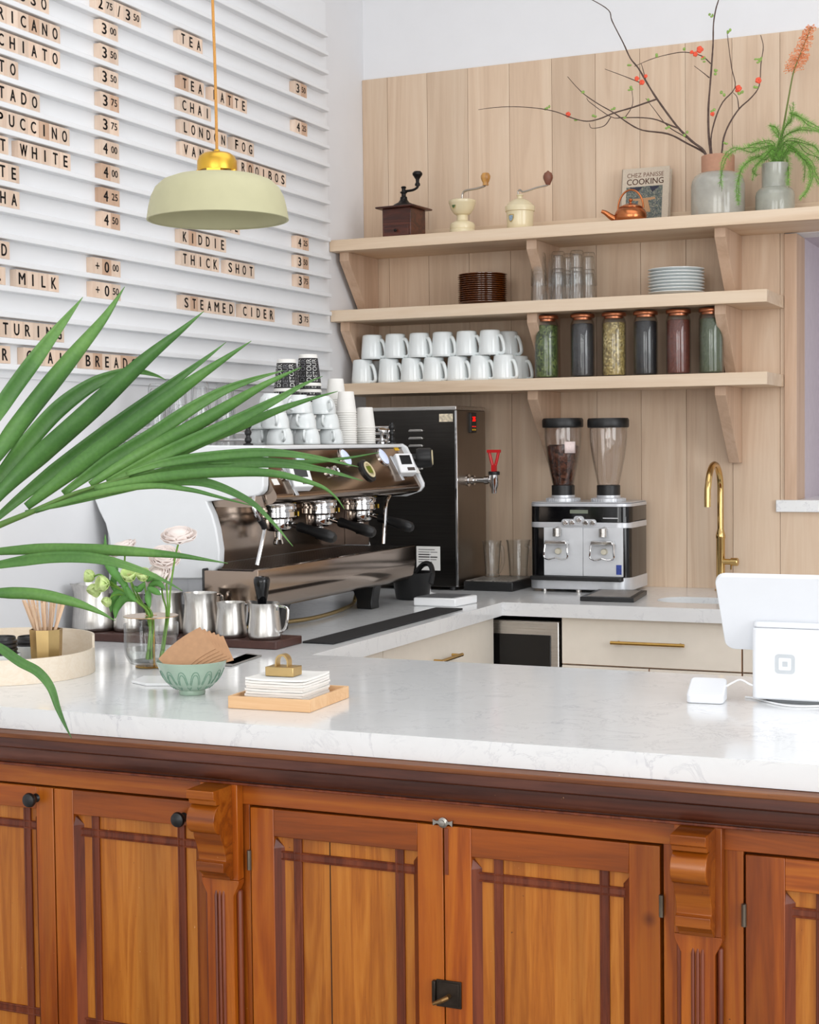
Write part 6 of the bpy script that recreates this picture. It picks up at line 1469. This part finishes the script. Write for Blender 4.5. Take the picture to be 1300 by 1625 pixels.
LEAVES = [  # centre line in the survey, width, depth at base and tip (metres along the room)
 ([(-30, 705), (0, 648), (69, 552), (131.5, 471.5)], 29, -3.16, -3.05), ([(-40, 770), (0, 714), (46, 652), (115, 566), (165, 505), (198, 455)], 33, -3.17, -3.02),
 ([(-30, 790), (0, 756), (46, 700), (92, 650), (140, 614), (180, 596), (215, 589), (245, 595), (264, 603)], 31, -3.14, -3.0), ([(-20, 810), (0, 783), (46, 738), (138, 656), (231, 570), (290, 522), (323.5, 494)], 36, -3.16, -3.04),
 ([(-5, 822), (40, 784), (115, 725), (208, 656), (295, 592), (330, 566), (359, 543)], 26, -3.12, -3.0), ([(42, 804), (115, 747), (208, 676), (300, 608), (360, 567), (399, 541)], 31, -3.15, -3.06),
 ([(100, 783), (170, 733), (238, 692), (306, 647), (357, 619), (405, 601), (450, 588)], 25, -3.13, -3.03), ([(143, 769), (190, 740), (238, 713), (323, 667), (408, 617), (445, 598), (478, 583)], 25, -3.15, -3.05),
 ([(170, 765), (230, 735), (290, 706), (357, 676), (441, 633), (480, 611), (512, 597)], 23, -3.14, -3.06), ([(205, 758), (260, 731), (320, 702), (380, 677), (441, 651), (490, 634), (536, 621)], 17, -3.12, -3.02),
 ([(200, 752), (255, 736), (323, 725), (420, 718), (500, 726), (569, 741)], 17, -3.15, -3.08), ([(330, 735), (420, 733), (490, 733), (550, 727), (602, 718)], 8, -3.11, -3.03),
 ([(185, 765), (260, 750), (340, 738), (430, 734), (510, 745), (576, 763)], 21, -3.13, -3.07), ([(150, 775), (250, 758), (340, 750), (430, 751), (500, 768), (530, 786), (547, 808)], 18, -3.16, -3.1),
 ([(56, 811), (150, 779), (250, 765), (323, 765), (391, 792), (430, 826), (465, 867)], 19, -3.14, -3.1), ([(56, 811), (160, 782), (240, 771), (300, 777), (345, 788), (402, 803)], 11, -3.17, -3.13),
 ([(40, 812), (100, 800), (170, 785), (240, 772)], 9, -3.15, -3.12),
 ([(-40, 880), (0, 875), (77, 871), (173, 873), (269, 880), (320, 887), (362, 894)], 20, -3.11, -3.02), ([(-40, 905), (0, 896), (77, 885), (150, 886), (215, 902), (262, 922), (290, 938)], 20, -3.13, -3.06),
 ([(-40, 944), (0, 941), (58, 943), (115, 955), (155, 970), (183, 985)], 21, -3.1, -3.02), ([(-40, 1005), (0, 1028), (31, 1050), (60, 1066), (80, 1090), (92, 1124), (103, 1150), (114, 1172)], 17, -3.08, -3.04)]
def palm_leaf(pts, wpx, ya, yb, fold):
    n0 = len(pts); P = catmull([ony(px, py, ya+(yb-ya)*i/(n0-1)) for i, (px, py) in enumerate(pts)], 8); n = len(P); g = G()
    L = [0]
    for i in range(1, n): L.append(L[-1]+(P[i]-P[i-1]).length)
    for i, p in enumerate(P):
        k = L[i]/L[-1]; prof = min(1, .45+k*2.2)*(1-max(0, (k-.50)/.50)**1.5)
        view = (p-CAM).normalized(); tg = (P[min(i+1, n-1)]-P[max(i-1, 0)]).normalized(); s = tg.cross(view).normalized(); hw = wpx/2/FPX*(p-CAM).dot(FW)*prof+.0003
        for q in (-1, -.5, 0, .5, 1): g.v.append(p+s*hw*q+view*hw*fold*(abs(q)-.5)+view*(.06*hw*math.sin(9*k+q)))
    for i in range(n-1):
        for q in range(4): a_ = 5*i+q; g.f.append((a_, a_+1, a_+6, a_+5))
    return g
for k, (pts, wpx, ya, yb) in enumerate(LEAVES): palm_leaf(pts, wpx*.86, ya, yb, .5 if k % 2 else -.35).build('leaflet', M_PALM, pm_, smooth=80, solid=.0007)
rach = [pot_c+Vector((0, 0, .27)), pot_c+Vector((-.02, .01, .6)), ony(-120, 905, -3.2), ony(-40, 852, -3.18), ony(0, 833, -3.17), ony(56, 810, -3.165), ony(110, 786, -3.16), ony(165, 768, -3.15), ony(205, 757, -3.14)]
C = catmull(rach, 6); G().tube(C, [.009-.0072*i/(len(C)-1) for i in range(len(C))], 8).build('frond_stem', M_RACH, pm_, smooth=60)
rach = [pot_c+Vector((.02, .03, .27)), pot_c+Vector((.0, .05, .6)), ony(-150, 1010, -3.14), ony(-90, 950, -3.12), ony(-40, 880, -3.11)]
C = catmull(rach, 6); G().tube(C, [.008-.004*i/(len(C)-1) for i in range(len(C))], 8).build('frond_stem', M_RACH, pm_, smooth=60)
for q in ((-40, 905), (-40, 944), (-40, 1005)):
    G().tube(catmull([ony(-110, 965, -3.125), ony(-75, (q[1]+950)/2, -3.12), ony(*q, -3.11)], 4), .003, 6).build('frond_stem', M_RACH, pm_)
G().tube(catmull([ony(-60, 865, -3.185), ony(-45, 800, -3.175), ony(-40, 770, -3.17), ony(-30, 700, -3.16)], 4), .004, 6).build('frond_stem', M_RACH, pm_)
